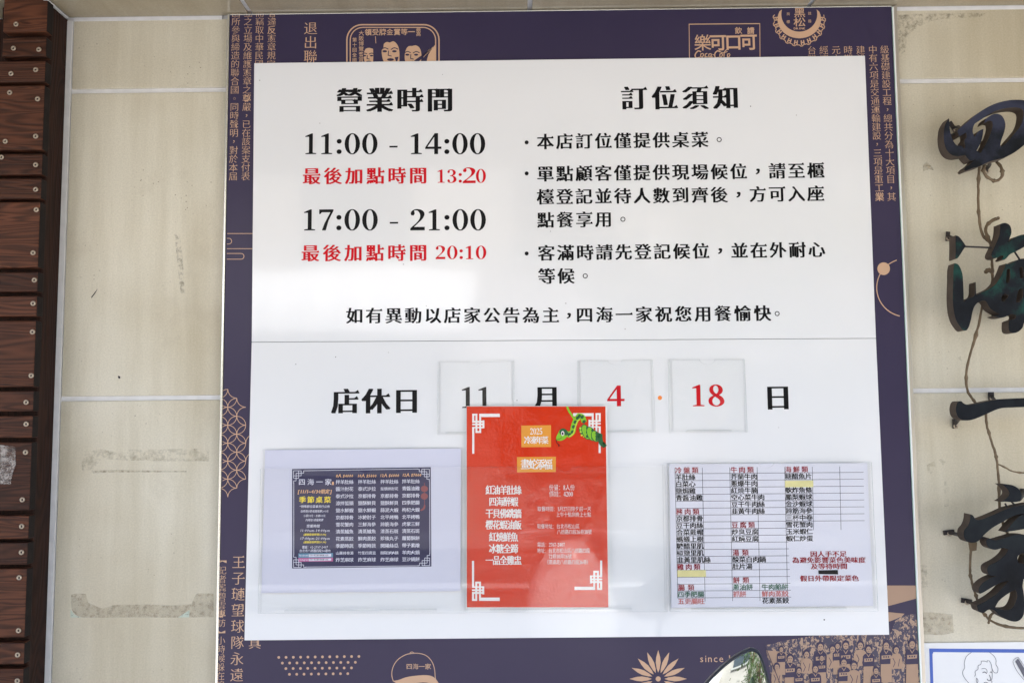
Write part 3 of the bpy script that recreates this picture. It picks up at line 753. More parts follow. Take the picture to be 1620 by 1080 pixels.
# interlocking circles
b = Buf(); r = 14.2
for i in range(-3, 4):
    for j in range(-7, 8):
        if (i + j) % 2: continue
        cx, cy = 360.4 + r + i * r - .012 * 0, 658 + 3 * r + j * r
        for q in range(4):
            a = [(cx + r * math.cos(t), cy + r * math.sin(t)) for t in [math.pi / 2 * (q + s / 5) for s in range(6)]]
            mx, my = a[2]
            if ((mx - 352) / 43) ** 2 + ((my - 701) / 80) ** 2 < 1 : 
                a = [p for p in a if p[0] > 350.5]
                if len(a) > 1: b.ribbon(a, .95, O + .00003 * q)
b.build('circle_pattern', M['gold'], ban)
b = Buf(); b.disc(1398, 425, 10, O + .0001, 28)
b.ribbon([(1434 + 47 * math.cos(t), 455 + 46 * math.sin(t)) for t in [math.radians(95 + 4 * i) for i in range(44)] if 1434 + 47 * math.cos(t) < 1423.5 + .05 * (455 + 46 * math.sin(t) - 455)], 1.5, O)
b.build('ring_motif', M['gold'], ban)
# dotted trapezoid
b = Buf()
for r_, (u0, u1, v0, v1, n) in enumerate(((441, 567.8, 1039.1, 1037.5, 12), (446.7, 562.2, 1048, 1046.8, 11), (452.3, 556, 1056.7, 1055.6, 10), (457.9, 550.2, 1065.8, 1064.7, 9))):
    for i in range(n): b.disc(u0 + (u1 - u0) * i / (n - 1), v0 + (v1 - v0) * i / (n - 1), 2.15, O, 10)
b.build('dot_pattern', M['gold'], ban)
# baseball cap
z4 = lambda l, ox, oy, s: [(ox + x / s, oy + y / s) for x, y in l]
b = Buf()
b.ribbon(smooth(z4([(1090, 705), (1080, 668), (1082, 625), (1100, 580), (1130, 545), (1175, 518), (1210, 509), (1260, 506), (1310, 516), (1345, 540), (1372, 580), (1385, 630), (1388, 672), (1395, 700), (1412, 720)], 380, 920, 4.5), 3, closed=False), 1.2, O)
b.ribbon(smooth(z4([(1208, 510), (1212, 500), (1228, 498), (1238, 506)], 380, 920, 4.5), 3, closed=False), 1, O + .00005)
b.flat([smooth(z4([(1085, 703), (1125, 697), (1180, 677), (1250, 666), (1330, 662), (1378, 676), (1412, 718), (1425, 760), (1330, 715), (1240, 722), (1170, 745), (1130, 730)], 380, 920, 4.5), 3)], O + .0001)
line(b, '四海一家', 643, 681.5, 1053.6, 9, O, 'kai')
b.build('cap_drawing', M['gold'], ban)
# flower
b = Buf()
for i in range(16):
    t = math.radians(22.5 * i + 90); c_, s_ = math.cos(t), -math.sin(t)
    pet = [(10, 0), (16, 2.3), (26, 3.9), (34, 3.2), (45.5, 0), (34, -3.2), (26, -3.9), (16, -2.3)]
    b.flat([[(1041.3 + x * c_ - y * s_, 1073 + x * s_ + y * c_) for x, y in pet]], O)
b.disc(1041.3, 1073, 4, O, 18)
b.build('flower_motif', M['gold'], ban)
b = Buf(); run(b, 'since', 1105.5, 1145.5, 1041, 14.5, O, 'sans', serif=False); run(b, '19', 1150, 1168, 1041, 14.5, O, 'sans', serif=False); b.build('gold_lettering', M['gold'], ban)
# can label with three faces
b = Buf()
def rr(u0, v0, u1, v1, r): 
    out = [(u0, v1)]
    out += [(u0 + r - r * math.cos(t), v0 + r - r * math.sin(t)) for t in [math.pi / 2 * i / 8 for i in range(9)]]
    out += [(u1 - r + r * math.sin(t), v0 + r - r * math.cos(t)) for t in [math.pi / 2 * i / 8 for i in range(9)]]
    return out + [(u1, v1)]
b.ribbon(rr(548.8, 39.5, 694.5, 125, 24), 2.1, O); b.ribbon(rr(554, 43.8, 689.2, 125, 20), 1.6, O)
line(b, '領受牌金賞等一', 577.5, 656, 51.6, 10, O, 'bold', v1=50.8)
column(b, '最高', 662, 47.3, 7, 7, O, 'kai'); column(b, '大阪博覽會賞牌', 571.6, 53, 8.3, 7.6, O, 'kai'); column(b, '第十回全國酒類', 561, 63.5, 8, 6.6, O, 'kai')
b.ribbon(z4([(485, 340), (492, 440)], 540, 20, 9), .9, O)
b.build('vintage_label', M['gold'], ban)
b = Buf()
b.flat([smooth(z4([(345, 520), (400, 505), (452, 520), (455, 640), (448, 760), (360, 760), (330, 700), (320, 600)], 540, 20, 9), 2)], O)
b.flat([smooth(z4([(600, 500), (605, 450), (650, 420), (690, 430), (740, 410), (790, 450), (818, 510), (828, 600), (825, 760), (640, 760), (600, 690), (580, 620), (575, 540)], 540, 20, 9), 2)], O)
b.flat([smooth(z4([(925, 520), (960, 480), (1010, 478), (1060, 468), (1110, 500), (1135, 560), (1140, 640), (1130, 760), (940, 760), (905, 680), (905, 590)], 540, 20, 9), 2)], O)
b.flat([z4([(1335, 460), (1335, 780), (1210, 780), (1220, 670), (1240, 600), (1290, 520)], 540, 20, 9)], O)
b.build('vintage_faces', M['gold'], ban)
b = Buf()
O2 = O + .00025
for (cx, cy, s) in ((390, 610, .8), (700, 545, 1.1), (1015, 595, 1.0)):
    for dx in (-75 * s, 50 * s):
        b.ribbon(smooth(z4([(cx + dx - 45 * s, cy - 15), (cx + dx, cy - 38 * s), (cx + dx + 48 * s, cy - 20)], 540, 20, 9), 3, closed=False), 1.4, O2)
        b.disc(540 + (cx + dx) / 9, 20 + (cy + 8 * s) / 9, 3.4 * s, O2 + .00005, 10, 1.6 * s)
    b.ribbon(smooth(z4([(cx - 25 * s, cy), (cx - 30 * s, cy + 60 * s), (cx + 15 * s, cy + 70 * s)], 540, 20, 9), 3, closed=False), 1.3, O2 + .0001)
    b.disc(540 + cx / 9, 20 + (cy + 115 * s) / 9, 5 * s, O2 + .0001, 12, 2 * s)
b.flat([z4([(760, 640), (815, 630), (800, 690), (780, 700)], 540, 20, 9)], O2 + .00015)
for k in range(5): b.ribbon(smooth(z4([(1040 + k * 12, 690 + k * 4), (1110 + 25 * k, 640 - 14 * k), (1180 + 26 * k, 600 - 22 * k)], 540, 20, 9), 3, closed=False), 1.2, O2 + .0002)
b.build('vintage_face_lines', M['purple'], ban)
b = Buf()
for k in range(4): b.ribbon(z4([(1170 + k * 26, 640 - k * 26), (1250 + k * 18, 530 - k * 12)], 540, 20, 9), .8, O + .00045)
b.build('hand_lines', M['gold'], ban)
# soft-drink plate
b = Buf()
b.ribbon([(1091, 120), (1090.2, 38.7), (1202, 37.8), (1202.6, 120)], 1.2, O)
line(b, '飲請', 1163, 1193, 49, 10.5, O, 'bold'); line(b, '樂可口可', 1099, 1197, 68.5, 25, O, 'bold', v1=66.8)
OO = O + .0001
def scr_(pts, w=1.5): b.ribbon(smooth(pts, 4, closed=False), w, OO)
scr_([(1109, 82.5), (1105, 81), (1101, 84.5), (1099.6, 89), (1102, 92.5), (1107, 91)], 2)
scr_([(1112, 84.8), (1108.8, 85.8), (1108.2, 90), (1111, 90.8), (1113, 87.5), (1112, 84.8)], 1.4)
scr_([(1119, 84.8), (1115.8, 86), (1115.4, 90.5), (1119.5, 90)], 1.5)
scr_([(1125, 85.2), (1121.5, 86), (1121.3, 90.4), (1124, 90.4), (1125.6, 86), (1125.2, 91), (1128, 90)], 1.4)
b.rect(1127.2, 86.4, 1129.4, 87.6, OO)
scr_([(1139.5, 82.6), (1135.5, 80.6), (1131.8, 83.6), (1130.6, 89), (1133, 92.5), (1137, 91)], 2)
scr_([(1142, 84.8), (1139, 85.8), (1138.6, 90), (1141, 90.6), (1143, 87.4), (1142, 84.8)], 1.4)
scr_([(1149.5, 79), (1146, 83), (1145.4, 91)], 1.5); scr_([(1154.5, 85), (1151, 86), (1150.8, 90.4), (1153.4, 90.2), (1155, 86)], 1.4)
scr_([(1137, 81), (1144, 84), (1151, 81.6)], 1.2)
b.build('drink_plate_emblem', M['gold'], ban)
# crown cap
b = Buf(); cxp, cyp = 1264.5, 29
tooth = []
for i in range(61):
    t = math.radians(-12 + 204 * i / 60); rr_ = 39.5 if i % 5 in (0, 1, 2) else 41.5
    tooth.append((cxp + 40 * math.cos(t) * rr_ / 40, cyp + 3 + rr_ * math.sin(t)))
b.ribbon(tooth, 1.3, O)
for i in range(12):
    t = math.radians(-2 + 184 * i / 11); c_, s_ = math.cos(t), math.sin(t)
    for dt in (-.055, .055):
        c2, s2 = math.cos(t + dt), math.sin(t + dt)
        b.ribbon([(cxp + 33.5 * c2, cyp + 2 + 33.5 * s2), (cxp + 40 * c2, cyp + 3 + 40 * s2)], 1.9, O)
    b.ribbon([(cxp + 36.5 * math.cos(t - .055), cyp + 2.5 + 36.5 * math.sin(t - .055)), (cxp + 36.5 * math.cos(t + .055), cyp + 2.5 + 36.5 * math.sin(t + .055))], 1.6, O)
def arc(cx, cy, rx, ry, a0, a1, n=26): return [(cx + rx * math.cos(math.radians(a0 + (a1 - a0) * i / n)), cy + ry * math.sin(math.radians(a0 + (a1 - a0) * i / n))) for i in range(n + 1)]
vt = 15.2
b.flat([[p for p in arc(cxp, cyp + 2, 34.5, 30, -24, 204) if True] + [p for p in arc(cxp, 23, 28.5, 27.5, 196, -16)]], O + .0001)
line(b, '黑', 1256.5, 1273.5, 20.5, 14.5, O + .0003, 'kai', w=17); line(b, '松', 1255.5, 1274.5, 35.5, 14, O + .0003, 'kai', w=18); run(b, 'DRINK', 1256, 1274, 45.5, 4.2, O, 'bold', serif=False)
for u, v, s in ((1247, 22.5, '商'), (1281, 21.5, '註'), (1247, 35, '標'), (1281, 34, '冊')): line(b, s, u - 2.4, u + 2.4, v, 5, O, 'kai')
b.build('bottle_cap_emblem', M['gold'], ban)
# crowd photograph, printed in two colours
b = Buf(); b.flat([smooth([(1211, 1020), (1235, 1014), (1262, 1009), (1300, 1003), (1410, 1000), (1418, 975), (1450, 970), (1454, 1060), (1462, 1130), (1205, 1130), (1222, 1085)], 1)], O); b.build('crowd_photo', M['crowd'], ban)
b = Buf()
b.flat([[(1395, 925.5), (1449, 925.5), (1450, 946), (1407, 957.5), (1395, 960)]], O + .00025)
b.flat([[(1395, 966.5), (1431, 970), (1428, 973.5), (1416, 979), (1408, 982), (1395, 984)]], O + .00025)
b.build('tan_block', M['tan'], ban)
bg_, bp_ = Buf(), Buf()
ppl = [(1298, 1022, 6.5), (1317, 1026, 6), (1325, 1021, 5), (1338, 1020, 6.5), (1361, 1020, 6.5), (1374, 1026, 6), (1402, 1020, 6.5), (1418, 1027, 6), (1443, 1018, 7),
       (1250, 1041, 6.5), (1276, 1034, 6), (1236, 1026, 4.5), (1300, 1040, 5), (1229, 1054, 5.5), (1290, 1057, 6), (1335, 1047, 6.5), (1351, 1052, 6.5), (1386, 1060, 5.5), (1264, 1060, 5)]
for i, (u, v, s) in enumerate(ppl):
    e = .00005 * i + .0003
    dark = i % 3 != 1
    body = smooth([(u - s * 1.5, v + s * 1.9), (u - s * .5, v + s * 1.1), (u + s * .5, v + s * 1.1), (u + s * 1.5, v + s * 1.9), (u + s * 1.45, v + s * 5), (u - s * 1.45, v + s * 5)], 2)
    (bp_ if dark else bg_).flat([body], O + e)
    if dark:
        bg_.flat([[(u - s * 1.15, v + s * 2.5), (u + s * 1.15, v + s * 2.35), (u + s * 1.1, v + s * 3.2), (u - s * 1.1, v + s * 3.4)]], O + e + .00004)
        for q in (-.7, -.15, .4): bp_.rect(u + q * s, v + s * 2.62, u + (q + .3) * s, v + s * 3.0, O + e + .00008)
        bg_.flat([[(u - s * 1.3, v + s * 4.6), (u + s * 1.3, v + s * 4.5), (u + s * 1.4, v + s * 9), (u - s * 1.4, v + s * 9)]], O + e + .00002)
        bg_.ribbon([(u - s * .5, v + s * 1.2), (u, v + s * 2.0), (u + s * .5, v + s * 1.2)], s * .16, O + e + .00004)
    else:
        bp_.ribbon([(u - s * .9, v + s * 2.2), (u - s * .3, v + s * 3.4), (u - s * .8, v + s * 4.6)], s * .16, O + e + .00004); bp_.ribbon([(u + s * .9, v + s * 2.4), (u + s * .5, v + s * 4.4)], s * .14, O + e + .00004)
    bp_.disc(u, v - s * .18, s * .92, O + e + .0001, 12, s * 1.12)
    bg_.disc(u + s * .03, v + s * .15, s * .66, O + e + .00014, 12, s * .84)
    for q in (-.26, .26): bp_.rect(u + (q - .16) * s, v - s * .08, u + (q + .16) * s, v + s * .07, O + e + .00018)
    bp_.rect(u - s * .2, v + s * .5, u + s * .22, v + s * .6, O + e + .00018)
bg_.flat([[(1212, 1028), (1238, 1030), (1250, 1036), (1240, 1050), (1222, 1052)]], O + .00024)
bp_.ribbon([(1211, 1022), (1234, 1080)], 1, O + .0016)
bg_.build('crowd_figures_light', M['tan'], ban); bp_.build('crowd_figures_dark', M['purple'], ban)

# ================================================================== white notice board
wb = thing('notice_board', 'glossy white acrylic notice board with black and red opening hours lettering', 'notice board')
WF = .0135
A_, B_, C_, D_ = P(402, 100, WF), P(1368.5, 88.3, WF), P(1407, 1003.5, WF), P(386.5, 1012.5, WF)
SU, SW = P(398, 541, WF), P(1386, 535, WF)
def slab4(name, q, yf, yb, m, parent, bev=.0006):
    v = [(p.x, -yf, p.z) for p in q] + [(p.x, -yb, p.z) for p in q]
    o = mesh_obj(name, v, [(0, 3, 2, 1), (4, 5, 6, 7), (0, 4, 7, 3), (1, 2, 6, 5), (0, 1, 5, 4), (3, 7, 6, 2)], m, parent)
    bm = bmesh.new(); bm.from_mesh(o.data); bmesh.ops.recalc_face_normals(bm, faces=bm.faces); bm.to_mesh(o.data); bm.free()
    if bev: bevel(o, bev)
    return o
eps = Vector((0, 0, .0003))
slab4('upper_sheet', [A_, B_, SW + eps, SU + eps], WF, BF + .0004, M['white'], wb)
slab4('lower_sheet', [SU - eps, SW - eps, C_, D_], WF, BF + .0004, M['white'], wb)
T = WF + .0002
def lt(fn, m='black', name='lettering'):
    b = Buf(); fn(b); o = b.build(name, M[m], wb)
    if m != 'black': o['label'] = 'red lettering'
    return o
lt(lambda b: line(b, '營業時間', 534, 715, 159.5, 38, T, 'head', v1=158.5))
lt(lambda b: line(b, '訂位須知', 984.5, 1167, 156.5, 37, T, 'head', v1=155))
lt(lambda b: digits(b, '11:00 - 14:00', 481.5, 767, 211.5, 244.2, T)); lt(lambda b: digits(b, '17:00 - 21:00', 479.5, 768, 331.5, 364.6, T))
lt(lambda b: line(b, '最後加點時間', 480, 674.5, 279.3, 26, T, 'body', v1=278), 'red')
lt(lambda b: line(b, '最後加點時間', 478, 674.5, 401, 26, T, 'body', v1=400), 'red')
lt(lambda b: (digits(b, '13:', 691.5, 731, 268.5, 289.3, T), digits(b, '2', 732.5, 752.5, 265.5, 290, T), digits(b, '0', 753.5, 768.2, 267.8, 289.4, T)), 'red')
lt(lambda b: digits(b, '20:10', 689.5, 768.8, 389, 410, T), 'red')
def para(b):
    for v in (225.5, 274.5, 401): b.disc(833.2, v, 3.2, T, 14)
    p = 30.55
    def ln(s, u0, v0, slope=-.0125):
        for i, ch in enumerate(s):
            uu = u0 + 12.3 + p * i; line(b, ch, uu - 12.3, uu + 12.3, v0 + slope * p * i, 24.6, T, 'body')
    ln('本店訂位僅提供桌菜。', 850.5, 224.6); ln('單點顧客僅提供現場候位，請至櫃', 850.5, 275.6); ln('檯登記並待人數到齊後，方可入座', 850.5, 312)
    ln('點餐享用。', 851, 348.5); ln('客滿時請先登記候位，並在外耐心', 852, 400.6); ln('等候。', 852.5, 437.2)
lt(para)
def para2(b):
    line(b, '如有異動以店家公告為主', 548.5, 883.5, 499.7, 24.6, T, 'body', v1=498.7); line(b, '四海一家祝您用餐愉快', 912.5, 1218.5, 498.6, 24.6, T, 'body', v1=495.6)
    line(b, '，', 888, 912, 499.3, 24, T, 'body'); line(b, '。', 1217, 1242, 496, 24, T, 'body')
lt(para2)
lt(lambda b: line(b, '店休日', 526.5, 663, 635.2, 40, T, 'head', v1=634.2)); lt(lambda b: line(b, '月', 846, 884, 630, 39, T, 'head')); lt(lambda b: line(b, '日', 1211, 1250, 629, 40, T, 'head'))
b = Buf(); b.disc(1044, 629, 3.4, T, 16); o = b.build('orange_dot', M['orange'], wb)
for u_, v_, r_ in ((1187.5, 168.4, .9), (871, 366, .6), (531, 564.5, .8), (1304, 979.6, 1.2), (468, 576, .7), (818, 633, .8), (1232, 676, .5), (700, 118, .5)):
    b = Buf(); b.disc(u_, v_, r_, T, 8); b.build('dirt_speck', M['screw_dark'], wb)

# ------------------------------------------------------------------ clear pockets
def pocket(name, q, depth, label, group, notch_u, nr, lip):
    """q: TL,TR,BR,BL pixels of the clear front plate; plate stands `depth` in front of the board on spacer strips"""
    t = thing(name, label, 'clear holder', group)
    y1 = WF + depth; th = .0012
    TL, TR, BR, BL = [P(u, v, y1 + th) for u, v in q]
    # front plate with a thumb notch in its top edge
    nx = P(notch_u, q[0][1], y1 + th).x; ztop = TL.z; rr_ = nr / 1070
    pts = [(TL.x, TL.z), (BL.x, BL.z), (BR.x, BR.z), (TR.x, TR.z)]
    zt = lambda x: TL.z + (TR.z - TL.z) * (x - TL.x) / (TR.x - TL.x)
    pts += [(nx + rr_ * math.cos(a), zt(nx) - rr_ * .62 * math.sin(a)) for a in [math.pi * i / 12 for i in range(13)]]
    n = len(pts)
    vs = [(x, -(y1 + th), z) for x, z in pts] + [(x, -y1, z) for x, z in pts]
    fs = []
    for a, b_, c in tessellate_polygon([[Vector((x, z, 0)) for x, z in pts]]):
        f1 = (a, b_, c); A2 = (pts[b_][0]-pts[a][0])*(pts[c][1]-pts[a][1])-(pts[c][0]-pts[a][0])*(pts[b_][1]-pts[a][1])
        if A2 < 0: f1 = (a, c, b_)
        fs.append(f1); fs.append((f1[0] + n, f1[2] + n, f1[1] + n))
    nf = len(fs)
    fs += [(i, n + i, n + (i + 1) % n, (i + 1) % n) for i in range(n)]
    pl = mesh_obj('front_plate', vs, fs, M['clear'], t); pl.data.materials.append(M['clear_edge'])
    for i, p in enumerate(pl.data.polygons):
        if i >= nf: p.material_index = 1
    w = .0026
    for s in (0, 1):
        xa = (BL.x, BL.x + w) if s == 0 else (BR.x - w, BR.x)
        xt = (TL.x, TL.x + w) if s == 0 else (TR.x - w, TR.x)
        v = [(xt[0], -y1 + .0002, TL.z), (xa[0], -y1 + .0002, BL.z), (xa[1], -y1 + .0002, BL.z), (xt[1], -y1 + .0002, TL.z)]
        v += [(a, -WF - .0002, c) for a, _, c in v]
        mesh_obj('side_strip', v, [(0, 1, 2, 3), (7, 6, 5, 4), (0, 4, 5, 1), (2, 6, 7, 3), (1, 5, 6, 2), (0, 3, 7, 4)], M['clear'], t)
    la, lb = lip
    box('bottom_lip', (P(la, q[3][1], y1).x, -WF - .0002, BL.z + .0005), (P(lb, q[2][1], y1).x, -y1 - .0010, BL.z + .0034), M['clear'], t)
    edge = Buf(); edge.box((P(la, q[3][1], y1).x, -y1 - .0016, BL.z + .0030), (P(lb, q[2][1], y1).x, -y1 - th - .0001, BL.z + .0036)); edge.build('lip_edge', M['clear_edge'], t)
    return t
gS, gL = 'small clear pockets for the date cards', 'large clear pockets along the bottom of the board'
pocket('card_pocket', [(692.5, 571.5), (813.5, 570.5), (815, 686), (691.5, 687.5)], .0026, 'small clear square pocket holding the black 11 card, left of the red poster top', gS, 752, 9, (705, 795))
pocket('card_pocket', [(913.5, 570.2), (1032.5, 569.2), (1037, 683.5), (913, 685)], .0026, 'small clear square pocket holding the red 4 card, partly behind the red poster', gS, 973, 11, (960, 1010))
pocket('card_pocket', [(1057, 568.8), (1178, 568), (1182.5, 683), (1059, 684.5)], .0026, 'small clear square pocket holding the red 18 card, right of the orange dot', gS, 1119, 12, (1086, 1157))
pocket('poster_pocket', [(412, 741), (735.5, 739), (735.5, 969), (408, 969.5)], .0085, 'large clear pocket holding the lilac sheet with navy banquet menu', gL, 577, 12, (450, 690))
pocket('poster_pocket', [(737, 738.5), (1052, 738), (1056, 967), (736, 968)], .0085, 'large clear pocket holding the red new year poster', gL, 894, 11, (775, 1000))
pocket('poster_pocket', [(1057, 732.5), (1379, 731), (1389.5, 966), (1060, 967)], .0085, 'large clear pocket holding the printed takeaway dish list', gL, 1212, 12, (1095, 1340))
# cards
def card(q, off, label, fn, m='card', cat='card', name='date_card'):
    pts = [P(u, v, off) for u, v in q]
    t = slab4(name, pts, off, off - .0004, M[m], None, 0); tag(t, label, cat)
    fn(t, off + .0002); return t
def cd(s, u0, u1, vt, vb, m):
    def fn(t, o): b = Buf(); digits(b, s, u0, u1, vt, vb, o); b.build('number', M[m], t)
    return fn
card([(697, 573.5), (809.5, 572.5), (810, 683), (697, 684)], WF + .0010, 'white card with a black 11, left of the red poster top', cd('11', 729.5, 777, 612, 645, 'black'))
card([(918, 571.5), (1029, 570.5), (1031, 680), (919, 681)], WF + .0010, 'white card with a red 4 beside the red poster', cd('4', 962, 987.5, 610, 642.5, 'red'))
card([(1062.5, 570.5), (1176, 569.5), (1178, 680), (1065, 681)], WF + .0010, 'white card with a red 18 in the rightmost small pocket', cd('18', 1094.5, 1146, 608.5, 642.5, 'red'))

# ------------------------------------------------------------------ left sheet with navy menu
PO = WF + .0045
def sheet1(t, o):
    b = Buf(); b.flat([[(462, 741.5), (681.5, 738.5), (682.5, 895.5), (462, 898.5)]], o); b.build('navy_print', M['navy'], t)
    o += .0002
    b = Buf(); Z = lambda x, y: (455 + x / 6.353, 735 + y / 6.353)
    b.ribbon([Z(175, 58), Z(1310, 40)], .8, o); b.ribbon([Z(175, 1025), Z(1320, 1012)], .8, o); b.ribbon([Z(62, 175), Z(62, 905)], .8, o); b.ribbon([Z(1428, 165), Z(1430, 890)], .8, o)
    for (x, y, fx, fy) in ((60, 58, 1, 1), (1425, 42, -1, 1), (60, 1028, 1, -1), (1428, 1010, -1, -1)):
        u, v = Z(x, y); s = 1.0
        for k, (a0, b0, a1, b1) in enumerate(((0, 0, 12, 0), (12, 0, 12, 8), (12, 8, 0, 8), (0, 0, 0, 12), (0, 12, 8, 12), (8, 12, 8, 0), (4, 4, 4, 16), (4, 16, 0, 16), (4, 4, 16, 4), (16, 4, 16, 0), (0, 16, 0, 20), (16, 0, 19, 0))):
            b.ribbon([(u + fx * a0 * s, v + fy * b0 * s), (u + fx * a1 * s, v + fy * b1 * s)], .75, o + .00002 * k)
    b.build('fret_border', M['menu_white'], t)
    b = Buf()
    c1 = '拌羊肚絲,醬汁肘花,泰式沙拉,涼拌蜇頭,鹽水鮮蝦,京都排骨,雪花蟹肉,清蒸鱸魚,花素蒸餃,季節時蔬,山藥排骨湯,炸芝麻球'.split(',')
    c2 = '拌羊肚絲,泰式沙拉,京都排骨,鹽酥鮮貝,鹽水鮮蝦,冰糖肘子,三鮮海參,清蒸鱸魚,鮮肉蒸餃,季節時蔬,竹笙四寶盅,炸芝麻球'.split(',')
    c3 = '拌羊肚絲,蜇頭拼肘花,京都排骨,鹽酥鮮貝,蒜泥大蝦,北平烤鴨,蹄筋海參,清蒸石斑,珍珠丸子,開陽絲瓜,酸菜白肉火鍋,炸芝麻球'.split(',')
    c4 = '拌羊肚絲,青醬油雞,京都排骨,四季肥腸,枸杞大蝦,北平烤鴨,虎掌三鮮,清蒸石斑,蘿蔔酥餅,帶子素燴,羊肉火鍋,豆沙鍋餅'.split(',')
    ys = [170, 241, 313, 384, 456, 527, 598, 668, 740, 812, 884, 952]
    for c, x0, x1, dy in ((c1, 485, 661, 2), (c2, 709, 886, 0), (c3, 934, 1112, -1), (c4, 1151, 1326, -4)):
        for s, y in zip(c, ys):
            u0, v = Z(x0, y + dy); u1, _ = Z(x1, y); h = 6.6 if len(s) == 4 else 5.2
            line(b, s, u0, u1, v, h, o, 'menu', v1=v - .15)
    u0, v = Z(112, 172); u1, _ = Z(440, 165); line(b, '四海一家', u0, u1, v, 10, o, 'menu')
    for s, x0, x1, y, h in (('*特殊節日菜單另行公佈', 118, 425, 418, 4.4), ('自帶酒水酌收開瓶費200元', 130, 412, 465, 4), ('小菜50元，水晚50元', 160, 380, 511, 4), ('內用加1成服務費', 180, 360, 553, 4), ('營業時間', 190, 325, 614, 5),
                            ('11:00am-14:00pm', 125, 428, 658, 5), ('17:00pm-21:00pm', 125, 428, 738, 5), ('電話：02-2767-2407', 145, 405, 826, 4.6), ('台北市八德路四段36巷內', 118, 432, 862, 4.6)):
        u0, v = Z(x0, y); u1, _ = Z(x1, y); run(b, s, u0, u1, v, h, o, 'menu', serif=False, shear=.15)
    b.build('menu_lettering', M['menu_white'], t)
    b = Buf()
    for s, x0, x1, y in (('8人 $4000', 485, 660, 110), ('10人 $5000', 703, 895, 110), ('12人 $6000', 928, 1122, 106), ('12人 $7000', 1153, 1345, 102)):
        u0, v = Z(x0, y); u1, _ = Z(x1, y); run(b, s, u0, u1, v, 5.8, o, 'menuh', serif=False, shear=.2)
    u0, v = Z(100, 268); u1, _ = Z(448, 262); run(b, '[11/1~4/30限定]', u0, u1, v, 7, o, 'menuh', serif=False, shear=.2)
    u0, v = Z(446, 185); b.rect(u0, v - 2.5, u0 + 3, v + 2.5, o)
    b.build('price_lettering', M['menu_gold'], t)
    b = Buf(); u0, v = Z(118, 350); u1, _ = Z(432, 346); line(b, '季節桌菜', u0, u1, v, 10, o, 'menuh')
    for y, s in ((699, '(最後點餐時間13:30)'), (775, '(最後點餐時間20:30)')):
        u0, v = Z(160, y); u1, _ = Z(388, y); run(b, s, u0, u1, v, 3.6, o, 'menuh', serif=False, shear=.2)
    b.build('yellow_lettering', M['menu_yellow'], t)
    b = Buf(); 
    u, v = Z(1374, 240); b.disc(u, v, 5.6, o, 18, 5); u, v = Z(1374, 315); b.disc(u, v, 5.6, o, 18, 5.2)
    b.ribbon([Z(1376, 180), Z(1376, 420)], .8, o + .0001); b.flat([smooth([Z(1372, 400), Z(1384, 402), Z(1380, 440), Z(1345, 462), Z(1330, 455), Z(1362, 430)], 2)], o + .00015)
    b.build('lantern_print', M['lantern'], t)
    for y0, y1, m in ((888, 932, 'teal_ink'), (934, 972, 'pink_ink')):
        b = Buf(); b.flat([[Z(108, y0), Z(456, y0 - 4), Z(456, y1 - 4), Z(108, y1)]], o); b.build('link_bar', M[m], t)
        b = Buf(); b.flat([[Z(212, y0 + 8), Z(438, y0 + 4), Z(438, y1 - 12), Z(212, y1 - 8)]], o + .0001)
        u0, v = Z(118, (y0 + y1) / 2 - 2); u1, _ = Z(205, 0)
        run(b, 'facebook' if m == 'teal_ink' else 'Instagram', u0, u1, v, 3.6, o + .0001, 'bold', serif=False); b.build('link_field', M['menu_white'], t)
        b = Buf(); u0, v = Z(220, (y0 + y1) / 2 - 2); u1, _ = Z(410, 0); run(b, '四海一家江浙料理餐廳八德店', u0, u1, v - .2, 2.6, o + .0003, 'bold', serif=False); b.build('link_text', M['line_ink'], t)
card([(419.5, 711.5), (729.5, 709), (728.5, 934.5), (413.5, 937.5)], PO, 'lilac white sheet printed with a navy banquet menu in the left pocket', sheet1, 'paper', 'menu sheet', 'banquet_menu')

